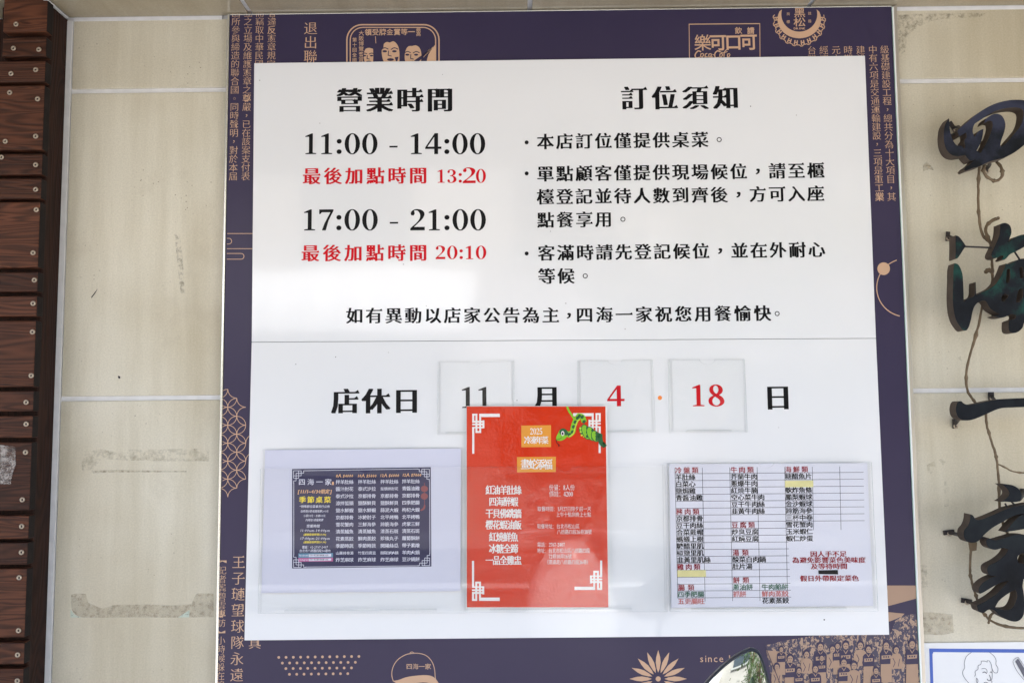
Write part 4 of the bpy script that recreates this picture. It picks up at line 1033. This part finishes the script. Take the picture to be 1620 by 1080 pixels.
# ------------------------------------------------------------------ red poster
RO = WF + .0062
def red_fn(t, o):
    Z = lambda x, y: (730 + x / 6.75, 640 + y / 6.75)
    W2 = lambda x, y: (730 + x / 4.908, 750 + y / 4.908)
    b = Buf(); b.flat([[Z(56, 18), Z(1538, 18), (962.5, 960), (738.5, 960)]], o); b.build('red_print', M['poster_red'], t); o += .0002
    b = Buf()
    def bar(Zf, x0, y0, x1, y1): b.flat([[Zf(x0, y0), Zf(x0, y1), Zf(x1, y1), Zf(x1, y0)]], o + .00001 * len(b.f))
    # top-left fret, and mirrored others
    T1 = [(115, 95, 137, 190), (115, 95, 170, 115), (150, 95, 170, 300), (115, 170, 245, 190), (190, 95, 210, 300), (190, 95, 410, 130), (115, 200, 245, 218), (225, 165, 245, 245), (150, 280, 210, 300), (115, 235, 245, 250), (115, 235, 137, 522)]
    frets = [[q for q in T1], [(1602 - x1, y0 - 6, 1602 - x0, y1 - 8) for x0, y0, x1, y1 in T1], [(x0 - 2, 2186 - y1, x1 - 2, 2186 - y0) for x0, y0, x1, y1 in T1],
             [(1618 - x1, 2070 - y1, 1618 - x0, 2070 - y0) if y1 < 320 else (1618 - x1, 1660, 1618 - x0, 1840) for x0, y0, x1, y1 in T1]]
    for fr in frets:
        b = Buf()
        for q in fr: bar(Z, *q)
        b.build('white_fret', M['poster_white'], t)
    b = Buf(); b.flat([[Z(640, 222), Z(640, 452), Z(957, 450), Z(957, 218)]], o); b.flat([[Z(594, 558), Z(594, 720), Z(1008, 716), Z(1008, 554)]], o); b.build('orange_label', M['poster_orange'], t)
    b = Buf(); oo = o + .0002
    u0, v = Z(735, 283); u1, _ = Z(863, 283); digits(b, '2025', u0, u1, 640 + 250 / 6.75, 640 + 316 / 6.75, oo)
    u0, v = Z(672, 378); u1, _ = Z(925, 378); line(b, '冷凍年菜', u0, u1, v, 12, oo, 'body', w=9.6)
    u0, v = Z(637, 636); u1, _ = Z(968, 636); line(b, '畫蛇添福', u0, u1, v, 16, oo, 'body', w=12.3)
    for s, y in zip('紅油羊肚絲,四海醉蝦,干貝佛跳牆,櫻花蝦油飯,紅燒鮮魚,冰糖全蹄,一品全雞盅'.split(','), (122, 212, 304, 392, 486, 577, 667)):
        c, v = W2(327, y); w = 56 / 5 * len(s) + (0 if len(s) == 5 else .5); line(b, s, c - w / 2, c + w / 2, v, 14.6, oo, 'body', w=11)
    for s, x0, x1, y, h in (('份量：8人份', 680, 880, 102, 9.4), ('價錢：4200', 680, 866, 152, 9.4), ('取餐時間：1月27日除夕前一天', 590, 1007, 268, 7.8), ('上午十點到晚上七點', 735, 1007, 312, 7.8), ('取餐地址：台北市松山區', 588, 917, 403, 7.8),
                            ('八德路四段36巷38號', 742, 1012, 446, 7.8), ('電話：2767-2407', 588, 804, 545, 7.4), ('地址：台北市松山區八德路四段', 588, 998, 592, 7.8), ('72巷10弄16號', 677, 857, 636, 7.6), ('（建議走八德路四段36巷）', 645, 1003, 680, 7.6)):
        u0, v = W2(x0, y); u1, _ = W2(x1, y); run(b, s, u0, u1, v, h, oo, 'song')
    b.build('poster_lettering', M['poster_white'], t)
    # snake clip-art, printed
    o3 = o + .0004
    b = Buf()
    body = smooth([(1110, 300), (1150, 320), (1185, 290), (1200, 220), (1225, 160), (1255, 120), (1290, 130), (1310, 185)], 5, closed=False)
    b.ribbon([Z(*p) for p in body], 8.5, o3)
    b.ribbon([Z(*p) for p in smooth([(1128, 20), (1150, 70), (1185, 120), (1230, 190)], 4, closed=False)], 3.2, o3 - .0001)
    coils = [(1285, 280, 22, 44), (1330, 290, 40, 82), (1385, 310, 42, 76), (1430, 335, 40, 60)]
    for i, (x, y, rx, ry) in enumerate(coils): b.disc(*Z(x, y), rx / 6.75, o3 + .0001 + .00006 * i, 20, ry / 6.75, -.35)
    b.flat([smooth([Z(1010, 350), Z(1035, 300), Z(1050, 270), Z(1090, 255), Z(1130, 285), Z(1138, 320), Z(1110, 360), Z(1060, 385), Z(1015, 378)], 3)], o3 + .0001)
    b.build('snake_print', M['snake_green'], t)
    b = Buf()
    b.ribbon([Z(*p) for p in smooth([(1450, 320), (1480, 330), (1490, 400), (1520, 430), (1538, 415)], 4, closed=False)], 7.5, o3 + .0004)
    for i in range(2, len(body) - 1, 4): b.disc(*Z(*body[i]), 2.5, o3 + .0001, 10, 3.2, .6)
    for i, (x, y, rx, ry) in enumerate(coils):
        b.ribbon([(Z(x, y)[0] + (rx / 6.75) * math.cos(a) * math.cos(-.35) - (ry / 6.75) * math.sin(a) * math.sin(-.35), Z(x, y)[1] + (rx / 6.75) * math.cos(a) * math.sin(-.35) + (ry / 6.75) * math.sin(a) * math.cos(-.35)) for a in [2 * math.pi * k / 20 for k in range(20)]], 1.1, o3 + .00014 + .00006 * i, True)
        for q in (-.5, .05, .55): b.disc(*Z(x + rx * .35, y + ry * q), 2.2, o3 + .00015 + .00006 * i, 8, 2.8)
    b.flat([smooth([Z(1045, 290), Z(1060, 262), Z(1092, 252), Z(1128, 275), Z(1138, 318), Z(1110, 330), Z(1095, 300), Z(1060, 320)], 3)], o3 + .0003)
    b.build('snake_scales_print', M['snake_dark'], t)
    b = Buf(); b.disc(*Z(1081, 305), 2.6, o3 + .0005, 14, 3.9); b.build('snake_eye_print', M['poster_white'], t)
    b = Buf(); b.disc(*Z(1081, 307), 1.4, o3 + .0006, 12, 2.3); b.ribbon([Z(1012, 375), Z(1018, 405), Z(1040, 425), Z(1038, 448)], 1.0, o3 + .0005); b.ribbon([Z(1034, 422), Z(1050, 438)], 1, o3 + .0006)
    b.ribbon([Z(*p) for p in smooth([(1012, 372), (1045, 366), (1075, 345)], 3, closed=False)], .6, o3 + .0006)
    b.build('snake_tongue_print', M['black'], t)
    b = Buf(); b.ribbon([Z(*p) for p in smooth([(1150, 335), (1190, 315), (1215, 240), (1240, 175), (1265, 155)], 4, closed=False)], 1.8, o3 + .0003)
    for x, y in ((1270, 250), (1275, 290), (1285, 325), (1310, 340)): b.disc(*Z(x, y), 1.9, o3 + .0002, 8, 1.4)
    b.build('snake_belly_print', M['snake_belly'], t)
rp = card([(738, 642), (960.5, 642), (963.8, 961.2), (737.8, 961.2)], RO, 'glossy red new year dish poster with a printed green snake', red_fn, 'poster_white', 'poster', 'red_poster')

# ------------------------------------------------------------------ dish list
def list_fn(t, o):
    Z = lambda x, y: (1050 + x / 4.5, 725 + y / 4.5)
    dz = lambda u, r: 743.7 + 10.9 * r - .0078 * (u - 1070)
    sh = lambda v: (v - 743) * .020
    b = Buf()
    for r in range(19):
        v = 749 + 10.9 * r; ue = 1366 if r < 8 else (1241.5 + 6 * r / 19)
        b.ribbon([(1067.8 + sh(v), v), (ue + sh(v) * 1.1, v - .0078 * (ue - 1068))], .62, o)
    for u, n in ((1067.8, 18.5), (1111, 19), (1154.4, 19), (1197.8, 19), (1241.5, 19), (1285, 8.8), (1328.4, 8.8)):
        v0 = 739.5; v1 = 743.7 + 10.9 * n; b.ribbon([(u, v0 - .0078 * (u - 1068)), (u + sh(v1) * 1.1, v1 - .0078 * (u - 1068))], .62, o + .0001)
    b.build('table_lines', M['line_ink'], t)
    o += .0003
    K, Rd, Gn, Pr = Buf(), Buf(), Buf(), Buf()
    def cell(bf, s, u, r, w=None, sp=10.75, h=9.2):
        v = dz(u, r); u += sh(v)
        line(bf, s, u, u + sp * len(s) - 1.2, v, h, o, 'list', v1=v - .0078 * sp * len(s), w=9.8)
    for r, s in ((1, '羊肚絲'), (2, '白菜心'), (3, '鹽焗雞'), (4, '青醬油雞'), (7, '京都排骨'), (8, '豆干肉絲'), (9, '合菜戴帽'), (10, '螞蟻上樹'), (11, '糖醋里肌'), (12, '椒鹽里肌'), (13, '韭黃里肌絲')): cell(K, s, 1068.5, r)
    for r, s in ((1, '芥蘭牛肉'), (2, '蔥爆牛肉'), (3, '紅燒牛腩'), (4, '空心菜牛肉'), (5, '豆干牛肉絲'), (6, '韭黃牛肉絲'), (9, '炒臭豆腐'), (10, '紅燒豆腐'), (13, '酸菜白肉鍋'), (14, '肚片湯')): cell(K, s, 1156, r)
    for r, s in ((1, '糖醋魚片'), (3, '軟炸魚條'), (4, '鳳梨蝦球'), (5, '金沙蝦球'), (6, '蹄筋海參'), (7, '三杯中卷'), (8, '雪花蟹肉'), (9, '玉米蝦仁'), (10, '蝦仁炒蛋')): cell(K, s, 1242, r)
    for r, s, u in ((0, '冷盤類', 1068.5), (6, '豬肉類', 1068.5), (14, '雞肉類', 1068.5), (0, '牛肉類', 1156), (8, '豆腐類', 1156), (0, '海鮮類', 1242)): cell(Rd, s, u, r, sp=12.4, h=9.6)
    for r, s, u in ((17, '腸類', 1069.5), (12, '湯類', 1156.5), (16, '餅類', 1156.5)): cell(Rd, s, u, r, sp=13, h=9.6)
    cell(Gn, '四季肥腸', 1068, 18); cell(Gn, '蔥油餅', 1156, 17); cell(Gn, '牛肉餡餅', 1201.5, 17)
    cell(Pr, '五更腸旺', 1068.5, 19); cell(Pr, '抓餅', 1156, 18); cell(Pr, '鮮肉蒸餃', 1201.5, 18); cell(K, '花素蒸餃', 1202, 19)
    for s, x0, x1, y in (('因人手不足', 370, 625, 680), ('為避免影響菜色美味度', 242, 760, 723), ('及等待時間', 375, 630, 767), ('假日外帶限定菜色', 298, 712, 853)):
        line(Rd, s, 1200 + x0 / 4.5, 1200 + x1 / 4.5, 725 + y / 4.5, 9.4, o, 'body', v1=725 + y / 4.5 - .4, w=10.2)
    K.flat([[(1294.5, 901.5), (1325.5, 901), (1326, 908), (1295, 907.5)]], o + .0002)
    K.build('black_lettering', M['black'], t); Rd.build('red_lettering', M['dark_red'], t); Gn.build('green_lettering', M['green_ink'], t); Pr.build('faded_red_lettering', M['pale_red'], t)
    b = Buf(); b.flat([[(1241.8, 760), (1286.5, 759.5), (1286.8, 770), (1242, 770.3)]], o + .0002); b.flat([[(1071.5, 901.5), (1116.5, 901.2), (1117, 912), (1071.8, 912)]], o + .0002); b.build('yellow_strip', M['yellow_tape'], t)
card([(1058.5, 733.5), (1372, 732), (1381.5, 958), (1062, 961)], PO, 'white sheet with a ruled table of dishes in black and red in the right pocket', list_fn, 'paper2', 'dish list', 'dish_list')

# ================================================================== drawing poster, bottom right
def dr(t, o):
    Z = lambda x, y: (1440 + x / 9, 990 + y / 9)
    b = Buf()
    b.flat([[Z(270, 316), Z(1750, 326), Z(1750, 378), Z(330, 366), Z(318, 400), Z(345, 1400), Z(305, 1400)]], o)
    b.build('blue_border', M['blue_ink'], t)
    b = Buf(); o += .0002; w = .75
    def st(p, w=w, cl=False): b.ribbon(smooth([Z(*q) for q in p], 4, closed=cl), w, o + .00002 * (len(b.f) % 9))
    st([(870, 372), (800, 430), (770, 520), (775, 590), (745, 650), (765, 720), (840, 815), (900, 900)])
    st([(1130, 372), (1190, 420), (1222, 480), (1220, 540), (1250, 600), (1240, 660), (1200, 660), (1165, 600), (1150, 530), (1115, 480)])
    st([(1100, 480), (1095, 508), (1060, 495), (1012, 495), (1005, 540), (968, 560), (965, 610), (925, 640), (928, 690), (915, 712)])
    st([(1015, 605), (1060, 598), (1090, 620), (1095, 660)]); st([(1030, 660), (1060, 650), (1090, 672)], 1.3); st([(1135, 660), (1150, 645), (1162, 665)], .9); st([(1165, 600), (1168, 680), (1165, 740), (1150, 770)], .8)
    st([(1125, 690), (1145, 740), (1140, 770), (1110, 770), (1095, 745)], 1.1); st([(1150, 770), (1165, 790), (1140, 860)], .8)
    st([(945, 735), (940, 770), (955, 810), (965, 770), (945, 735)], .8); st([(1050, 800), (1080, 795), (1110, 812)], 1.1)
    b.build('face_drawing', M['thin_ink'], t); b = Buf()
    b.flat([[Z(1495, 500), Z(1535, 455), Z(1640, 620), Z(1700, 720), Z(1660, 800), Z(1600, 690)]], o + .0002)
    st([(1462, 505), (1478, 470), (1535, 438), (1580, 500), (1700, 690)], .7); st([(1462, 505), (1500, 600), (1560, 690), (1620, 760)], .7)
    b.build('receiver_drawing', M['thin_ink'], t)
card([(1462, 1016.5), (1760, 1013), (1790, 1400), (1468, 1400)], .0022, 'white poster with blue border and a line drawing of a face, below the iron characters', dr, 'card', 'poster', 'drawing_poster')
bpy.data.objects['drawing_poster'].location.y = 0

# ================================================================== iron calligraphy characters on the right
CF, CB = .066, .047
def ch(label, pieces, m, tabs, rods=(), glabel='iron calligraphy characters mounted on the right tiles'):
    t = thing('iron_character', label, 'metal character', glabel)
    for i, (loops, o, s) in enumerate(pieces):
        lp = [smooth([(o[0] + x / s, o[1] + y / s) for x, y in l], 4) for l in loops]
        solid('stroke', lp, CF - .0004 * i, CB, M[m], t, side=M['iron_side'])
    for (u, v, w, h, ang, su, sv) in tabs:              # wall tab with a stand-off stem to the character
        p = P(u, v, .002); q = P(su, sv, CB + .004)
        o = box('wall_tab', (-w / 2140, -.0015, -h / 2140), (w / 2140, .0015, h / 2140), M['bracket'], t, .0004); o.location = (p.x, -.0022, p.z); o.rotation_euler = (0, math.radians(ang), 0)
        tube('stand_off', [Vector((p.x, -.003, p.z)), Vector((p.x * .6 + q.x * .4, -.028, p.z * .6 + q.z * .4)), q], .0026, M['bracket'], t)
        bl = bpy.data.objects.new('bolt', sm); C.objects.link(bl); bl.parent = o; bl.location = (0, -.0018, -h / 4280)
    for a, c in rods:
        tube('rod', [P(*a, CB + .010), P(*c, CB + .010)], .0013, M['bracket'], t)
    return t
o1 = ((1470, 140), 6.747)
ch('topmost dark iron character, an eye-like loop with blue patina', [
  ([[(212, 318), (172, 385), (157, 460), (156, 540), (170, 615), (200, 675), (245, 712), (300, 724), (352, 718), (385, 712), (400, 735), (440, 775), (478, 762), (440, 805), (395, 835), (370, 866), (388, 882), (450, 856), (540, 830), (620, 790), (700, 765), (800, 738), (900, 690), (1000, 615), (1090, 520), (1160, 380), (1165, 250), (1110, 160), (1012, 128), (940, 122), (850, 128), (740, 152), (640, 192), (540, 252), (460, 312), (395, 372), (340, 415), (300, 455), (320, 512), (352, 498), (392, 470), (400, 520), (375, 560), (385, 620), (372, 645), (340, 612), (300, 610), (262, 570), (235, 505), (220, 430)],
    [(492, 372), (560, 330), (640, 275), (760, 225), (870, 205), (960, 208), (1005, 240), (1000, 330), (975, 400), (930, 460), (870, 530), (815, 592), (765, 628), (760, 600), (775, 540), (800, 470), (814, 385), (795, 320), (760, 282), (700, 272), (640, 300), (600, 335), (588, 370), (635, 345), (672, 352), (678, 400), (655, 480), (612, 580), (550, 688), (505, 665), (545, 590), (570, 510), (580, 432), (530, 455), (485, 520), (466, 470), (470, 415)]], *o1)],
  'iron_blue', [(1508, 202, 6, 22, -30, 1520, 205), (1618, 176, 5, 18, 20, 1615, 165), (1560, 268, 6, 14, 0, 1565, 255)], [((1500, 214), (1516, 211))])
o2 = ((1470, 340), 5.4)
ch('green patinated iron character with slotted body, second from the top', [
  ([[(225, 175), (250, 182), (280, 215), (314, 265), (290, 300), (258, 350), (238, 372), (224, 372), (226, 300)]], *o2),
  ([[(218, 412), (250, 425), (282, 495), (290, 570), (293, 640), (296, 745), (330, 715), (385, 690), (396, 600), (398, 572), (402, 688), (450, 662), (520, 628), (568, 590), (605, 535), (638, 465), (656, 415), (690, 418), (750, 386), (805, 372), (860, 385), (900, 460), (920, 600), (930, 760), (905, 860), (850, 895), (812, 920), (798, 962), (755, 1000), (710, 1006), (682, 985), (682, 905), (710, 893), (738, 882), (742, 856), (700, 845), (645, 872), (590, 876), (550, 862), (605, 848), (560, 825), (520, 795), (490, 742), (460, 730), (420, 745), (388, 780), (370, 830), (355, 905), (325, 980), (295, 984), (262, 950), (228, 890), (208, 800), (202, 700), (206, 560), (208, 455)],
    [(664, 465), (690, 458), (692, 530), (682, 578), (657, 582)], [(770, 452), (800, 442), (808, 500), (804, 540), (778, 540)], [(622, 690), (650, 672), (678, 690), (650, 730), (620, 738)], [(765, 642), (800, 625), (802, 690), (772, 742), (742, 742)]], *o2),
  ([[(608, 78), (650, 68), (690, 90), (704, 145), (692, 190), (672, 238), (722, 198), (780, 172), (830, 168), (862, 190), (845, 245), (800, 280), (740, 312), (690, 338), (645, 382), (618, 378), (640, 350), (612, 348), (575, 368), (540, 360), (532, 335), (560, 270), (596, 185), (606, 130)]], *o2)],
  'iron_green', [(1499.5, 374, 6, 15, 5, 1507, 382), (1587, 494, 12, 6, 0, 1582, 500), (1575, 498, 12, 5, 0, 1590, 495)], [((1527, 390), (1570, 392)), ((1605, 398), (1614, 412))])
o3_ = ((1470, 600), 6.0)
ch('single horizontal black iron stroke mounted below the tile joint', [
  ([[(262, 235), (280, 210), (305, 206), (328, 226), (360, 238), (430, 234), (560, 205), (700, 186), (900, 176), (1080, 172), (1180, 185), (1215, 225), (1150, 262), (1000, 258), (900, 262), (790, 266), (700, 270), (640, 285), (560, 320), (470, 360), (395, 385), (345, 388), (300, 376), (268, 345), (254, 290)]], *o3_)],
  'iron_black', [(1510.5, 670, 7, 15, 0, 1515, 655), (1568, 626.5, 8, 13, 0, 1570, 640), (1640, 626, 8, 13, 0, 1640, 640)])
o4 = ((1470, 740), 4.0)
ch('lowest iron character with sweeping strokes around a triangular gap', [
  ([[(462, 103), (520, 106), (565, 130), (586, 170), (575, 205), (530, 215), (480, 212), (455, 214), (490, 190), (508, 160), (490, 125)]], *o4),
  ([[(262, 292), (278, 300), (296, 325), (330, 325), (420, 290), (500, 255), (560, 240), (620, 228), (720, 215), (760, 240), (700, 275), (600, 288), (540, 300), (470, 338), (400, 378), (345, 425), (310, 462), (270, 472), (238, 462), (220, 432), (222, 395), (245, 365), (258, 330)]], *o4),
  ([[(480, 405), (530, 345), (580, 300), (640, 285), (650, 370), (600, 385), (545, 395)]], *o4),
  ([[(378, 442), (400, 452), (430, 455), (500, 435), (560, 421), (640, 430), (700, 470), (715, 560), (700, 660), (650, 710), (598, 700), (592, 745), (600, 800), (604, 870), (595, 935), (560, 968), (510, 965), (450, 935), (405, 895), (370, 898), (345, 915), (312, 905), (303, 868), (355, 843), (420, 800), (470, 750), (505, 712), (460, 722), (400, 752), (345, 785), (322, 795), (312, 775), (330, 735), (380, 700), (430, 680), (385, 678), (368, 650), (375, 620), (430, 590), (480, 550), (502, 515), (470, 505), (420, 516), (385, 508), (365, 485), (362, 458)],
    [(418, 882), (440, 842), (490, 800), (545, 768), (556, 800), (545, 850), (520, 888), (470, 896)], [(560, 560), (590, 535), (615, 560), (600, 605), (565, 600)]], *o4)],
  'iron_black', [(1501, 841.5, 17, 7, -6, 1520, 846), (1529, 950, 16, 7, 8, 1549, 958), (1617, 776, 6, 7, 0, 1612, 790)], [((1552, 849), (1563, 856)), ((1590, 796), (1594, 803)), ((1600, 793), (1606, 799))])

# dry vine climbing behind the characters
vn = thing('dry_vine', 'thin dry brown vine stem winding behind the iron characters', 'vine')
def vine(pts, r, off=.034, name='stem'):
    p2 = smooth(pts, 5, closed=False, sharp=100)
    w = [P(u, v, off + .004 * math.sin(i * .35)) for i, (u, v) in enumerate(p2)]
    w = [q + Vector((random.uniform(-.0004, .0004), 0, 0)) for q in w]
    rad = [r * (1 + (.55 if (i % 9) == 4 else 0)) for i in range(len(w))]
    tube(name, w, rad, M['vine'], vn, 9, .15)
vine([(1553, 225), (1551, 245), (1549.7, 264), (1547.8, 295), (1548, 325), (1549.5, 350), (1555.6, 373), (1566, 385), (1570, 395), (1569, 409), (1570, 433), (1568, 452), (1556, 479), (1548, 514), (1537, 553), (1528.5, 592), (1530.5, 617), (1540, 633), (1552, 645), (1559.5, 655), (1561, 672), (1567, 693), (1574, 715), (1577.5, 733), (1580.5, 764), (1581.5, 804), (1588, 830), (1597, 850), (1606, 880)], .0018)
vine([(1568, 385), (1561, 372), (1560, 360), (1568, 350), (1580, 345)], .0024)
vine([(1577.5, 733), (1590, 739), (1600, 744.5), (1622, 747.5), (1660, 742)], .0011)
vine([(1537, 862), (1536, 871), (1534.5, 898), (1537, 918), (1542, 935), (1547, 951), (1555.6, 969), (1569, 982), (1591, 990), (1622, 993), (1680, 990)], .0017)
vine([(1564, 985), (1568, 972), (1575, 967)], .0016)
vine([(1569, 430), (1563, 427), (1560, 430)], .0028)
vine([(1558, 262), (1556, 272), (1566, 283), (1577, 286), (1586, 276), (1583, 264), (1577, 257)], .0022, .036)
b = Buf(); b.flat([[(1531.5, 857), (1546, 857), (1545, 870), (1534, 872)]], .04); b.build('papery_leaf', M['vine'], vn)

# ================================================================== scooter mirror standing in front of the wall
mr = thing('scooter_mirror', 'rounded rear-view mirror with blue black rim in front of the banner bottom', 'mirror')
MO = .30
c0 = P(1175, 1110, MO)
outl = smooth([(1193, 1026), (1180, 1030), (1160, 1042), (1138, 1060), (1115, 1084), (1096, 1112), (1092, 1140), (1110, 1158), (1150, 1164), (1195, 1160), (1218, 1146), (1224, 1118), (1219, 1082), (1211, 1050), (1203, 1031)], 4)
W = [P(u, v, MO) - c0 for u, v in outl]; n = len(W)
prof = [(.93, .0005), (.955, -.0025), (.985, -.003), (1.0, .001), (1.0, .008), (.93, .018), (.75, .026), (.4, .031), (.02, .032)]
vs_, fs_ = [], []
for s, d in prof: vs_ += [(p.x * s, d, p.z * s) for p in W]
for i in range(len(prof) - 1):
    for k in range(n): fs_.append((i * n + k, (i + 1) * n + k, (i + 1) * n + (k + 1) % n, i * n + (k + 1) % n))
o = mesh_obj('housing', vs_, fs_, M['rubber'], mr)
for p in o.data.polygons: p.use_smooth = True
vs_, fs_ = [], []
for s in (.95, .6, .3): vs_ += [(p.x * s, .0012 - .004 * (1 - s * s), p.z * s) for p in W]
vs_.append((0, -.003, 0))
for i in range(2):
    for k in range(n): fs_.append((i * n + k, (i + 1) * n + k, (i + 1) * n + (k + 1) % n, i * n + (k + 1) % n))
for k in range(n): fs_.append((2 * n + k, 3 * n, 2 * n + (k + 1) % n))
o = mesh_obj('glass', vs_, fs_, M['mirror'], mr)
for p in o.data.polygons: p.use_smooth = True
tube('stem', [Vector((-.005, .028, -.03)), Vector((-.012, .03, -.09)), Vector((-.03, .02, -.16)), Vector((-.05, 0, -.22))], .005, M['rubber'], mr, 12)
mr.location = c0; mr.rotation_euler = (math.radians(-8), 0, math.radians(-3))

# ================================================================== across the street (seen only in reflections)
bd = thing('opposite_building', 'pale rendered building across the street, seen only as reflections', 'building')
box('wall', (-14, -16, 0), (12, -11.5, 6.3), M['facade'], bd)
for i in range(8):
    for j in range(2):
        x = -12.5 + i * 3.1; z0 = .9 + j * 3.0
        w_ = box('window', (x, -11.52, z0), (x + 1.7, -11.46, z0 + 1.5), M['window'], bd, .01)
        box('frame', (x - .08, -11.5, z0 - .1), (x + 1.78, -11.42, z0 - .02), M['plaster'], w_)
def tree(x, y, h, label, seed):
    rnd = random.Random(seed)
    t = thing('street_tree', label, 'tree', 'trees across the street'); t.location = (x, y, 0)
    buf = Buf()
    tube('', [Vector((0, 0, 0)), Vector((.05, 0, h * .3)), Vector((-.05, .05, h * .6)), Vector((0, 0, h * .85))], [.14, .11, .08, .03], None, None, 8, .1, buf)
    tips = []
    for k in range(16):
        a = rnd.uniform(0, 6.3); z0 = h * rnd.uniform(.3, .75); L_ = rnd.uniform(.8, 1.7)
        p0 = Vector((0, 0, z0)); p1 = p0 + Vector((math.cos(a) * L_, math.sin(a) * L_, rnd.uniform(.3, 1.0)))
        tube('', [p0, (p0 + p1) / 2 + Vector((0, 0, .1)), p1], [.05, .03, .012], None, None, 5, .1, buf); tips += [p1, (p0 + p1) / 2]
    buf.build('trunk', M['bark'], t)
    lf = Buf()
    for p in tips:
        for q in range(80):
            c = p + Vector((rnd.gauss(0, .35), rnd.gauss(0, .35), rnd.gauss(0, .28)))
            u = Vector((rnd.uniform(-1, 1), rnd.uniform(-1, 1), rnd.uniform(-.6, .6))).normalized() * .07; v = u.orthogonal().normalized() * .045
            lf.add([c - u, c + v, c + u, c - v], [(0, 1, 2, 3)])
    o = lf.build('crown', M['leaf'], t)
    return t
rl = mesh_obj('reflection_line', [(-30, -7.45, .008), (30, -7.45, .008), (30, -7.2, .008), (-30, -7.2, .008)], [(0, 1, 2, 3)], M['line_paint']); tag(rl, None, None, kind='structure')  # white line added on the road to reflect as a bright streak
aw = thing('reflection_awning', 'white canvas awning added across the street for its bright reflection in the board', 'awning')  # invented awning, added for the pale band it reflects in the board
av, af = [], []
for i in range(25):
    x = -5.2 + i * .19; w_ = .05 * math.sin(i * 2.1)
    av += [(x, -11.44, 3.75), (x, -10.3 + w_, 3.05 + w_), (x, -10.3 + w_, 2.75 + .05 * math.sin(i * 3.3))]
    if i: a = (i - 1) * 3; af += [(a, a + 3, a + 4, a + 1), (a + 1, a + 4, a + 5, a + 2)]
mesh_obj('canvas', av, af, M['awning'], aw)
for x in (-5.1, -.75): tube('strut', [Vector((x, -11.44, 2.7)), Vector((x, -10.35, 3.0))], .02, M['bracket'], aw)
# white scooter parked in the sun behind the viewer
sc = thing('parked_scooter', 'white scooter parked at the kerb behind the viewer, seen only as reflections', 'scooter'); sc.location = (.24, -3.3, 0)
def loft(name, secs, m, parent, nn=20):
    vs, fs = [], []
    for (x, y, z, rx, ry, tilt) in secs:
        for k in range(nn):
            t = 2 * math.pi * k / nn; px, py = rx * math.cos(t), ry * math.sin(t); vs.append((x + px, y + py * math.cos(tilt), z + py * math.sin(tilt)))
    for i in range(len(secs) - 1):
        for k in range(nn): fs.append((i * nn + k, i * nn + (k + 1) % nn, (i + 1) * nn + (k + 1) % nn, (i + 1) * nn + k))
    fs.append(tuple(range(nn))[::-1]); fs.append(tuple(range((len(secs) - 1) * nn, len(secs) * nn)))
    o = mesh_obj(name, vs, fs, m, parent)
    for p in o.data.polygons: p.use_smooth = True
    return o
def wheel(y):
    w = tube('wheel', [Vector((0, y + .21 * math.cos(t), .235 + .21 * math.sin(t))) for t in [2 * math.pi * k / 28 for k in range(29)]], .05, M['scooter_black'], sc, 10)
    tube('rim', [Vector((-.03, y, .235)), Vector((.03, y, .235))], .13, M['scooter_white'], w, 20)
wheel(.45); wheel(-.75)
tube('front_fender', [Vector((0, .45 + .275 * math.cos(t), .245 + .275 * math.sin(t))) for t in [math.radians(15 + 10 * k) for k in range(14)]], [.03 + .035 * math.sin(math.pi * k / 13) for k in range(14)], M['scooter_white'], sc, 14)
loft('front_shield', [(0, .24, .30, .10, .05, .3), (0, .25, .45, .20, .07, .3), (0, .21, .62, .23, .08, .3), (0, .16, .80, .20, .09, .3), (0, .12, .93, .12, .09, .3), (0, .10, 1.0, .06, .05, .3)], M['scooter_white'], sc)
loft('handlebar_cover', [(-.30, .05, 1.02, .02, .03, 0), (-.12, .07, 1.04, .07, .07, 0), (.12, .07, 1.04, .07, .07, 0), (.30, .05, 1.02, .02, .03, 0)], M['scooter_white'], sc)
loft('headlight', [(0, .13, 1.03, .08, .05, 1.2), (0, .17, 1.03, .07, .04, 1.2)], M['window'], sc)
loft('floorboard', [(0, .2, .30, .16, .04, 1.5), (0, -.2, .30, .16, .04, 1.5)], M['scooter_black'], sc)
loft('rear_body', [(0, -.15, .32, .13, .10, 1.5), (0, -.3, .50, .17, .17, 1.5), (0, -.6, .58, .17, .16, 1.5), (0, -.9, .66, .10, .09, 1.5), (0, -1.0, .68, .03, .03, 1.5)], M['scooter_white'], sc)
loft('seat', [(0, -.12, .72, .09, .05, 1.5), (0, -.35, .76, .14, .07, 1.5), (0, -.75, .80, .13, .07, 1.5), (0, -.85, .80, .05, .03, 1.5)], M['scooter_black'], sc)
tree(1.9, -7.8, 5.6, 'leafy tree on the far kerb, left one of two, seen in reflections', 3)
tree(4.6, -9.9, 5.0, 'leafy tree on the far kerb, right one of two, seen in reflections', 5)
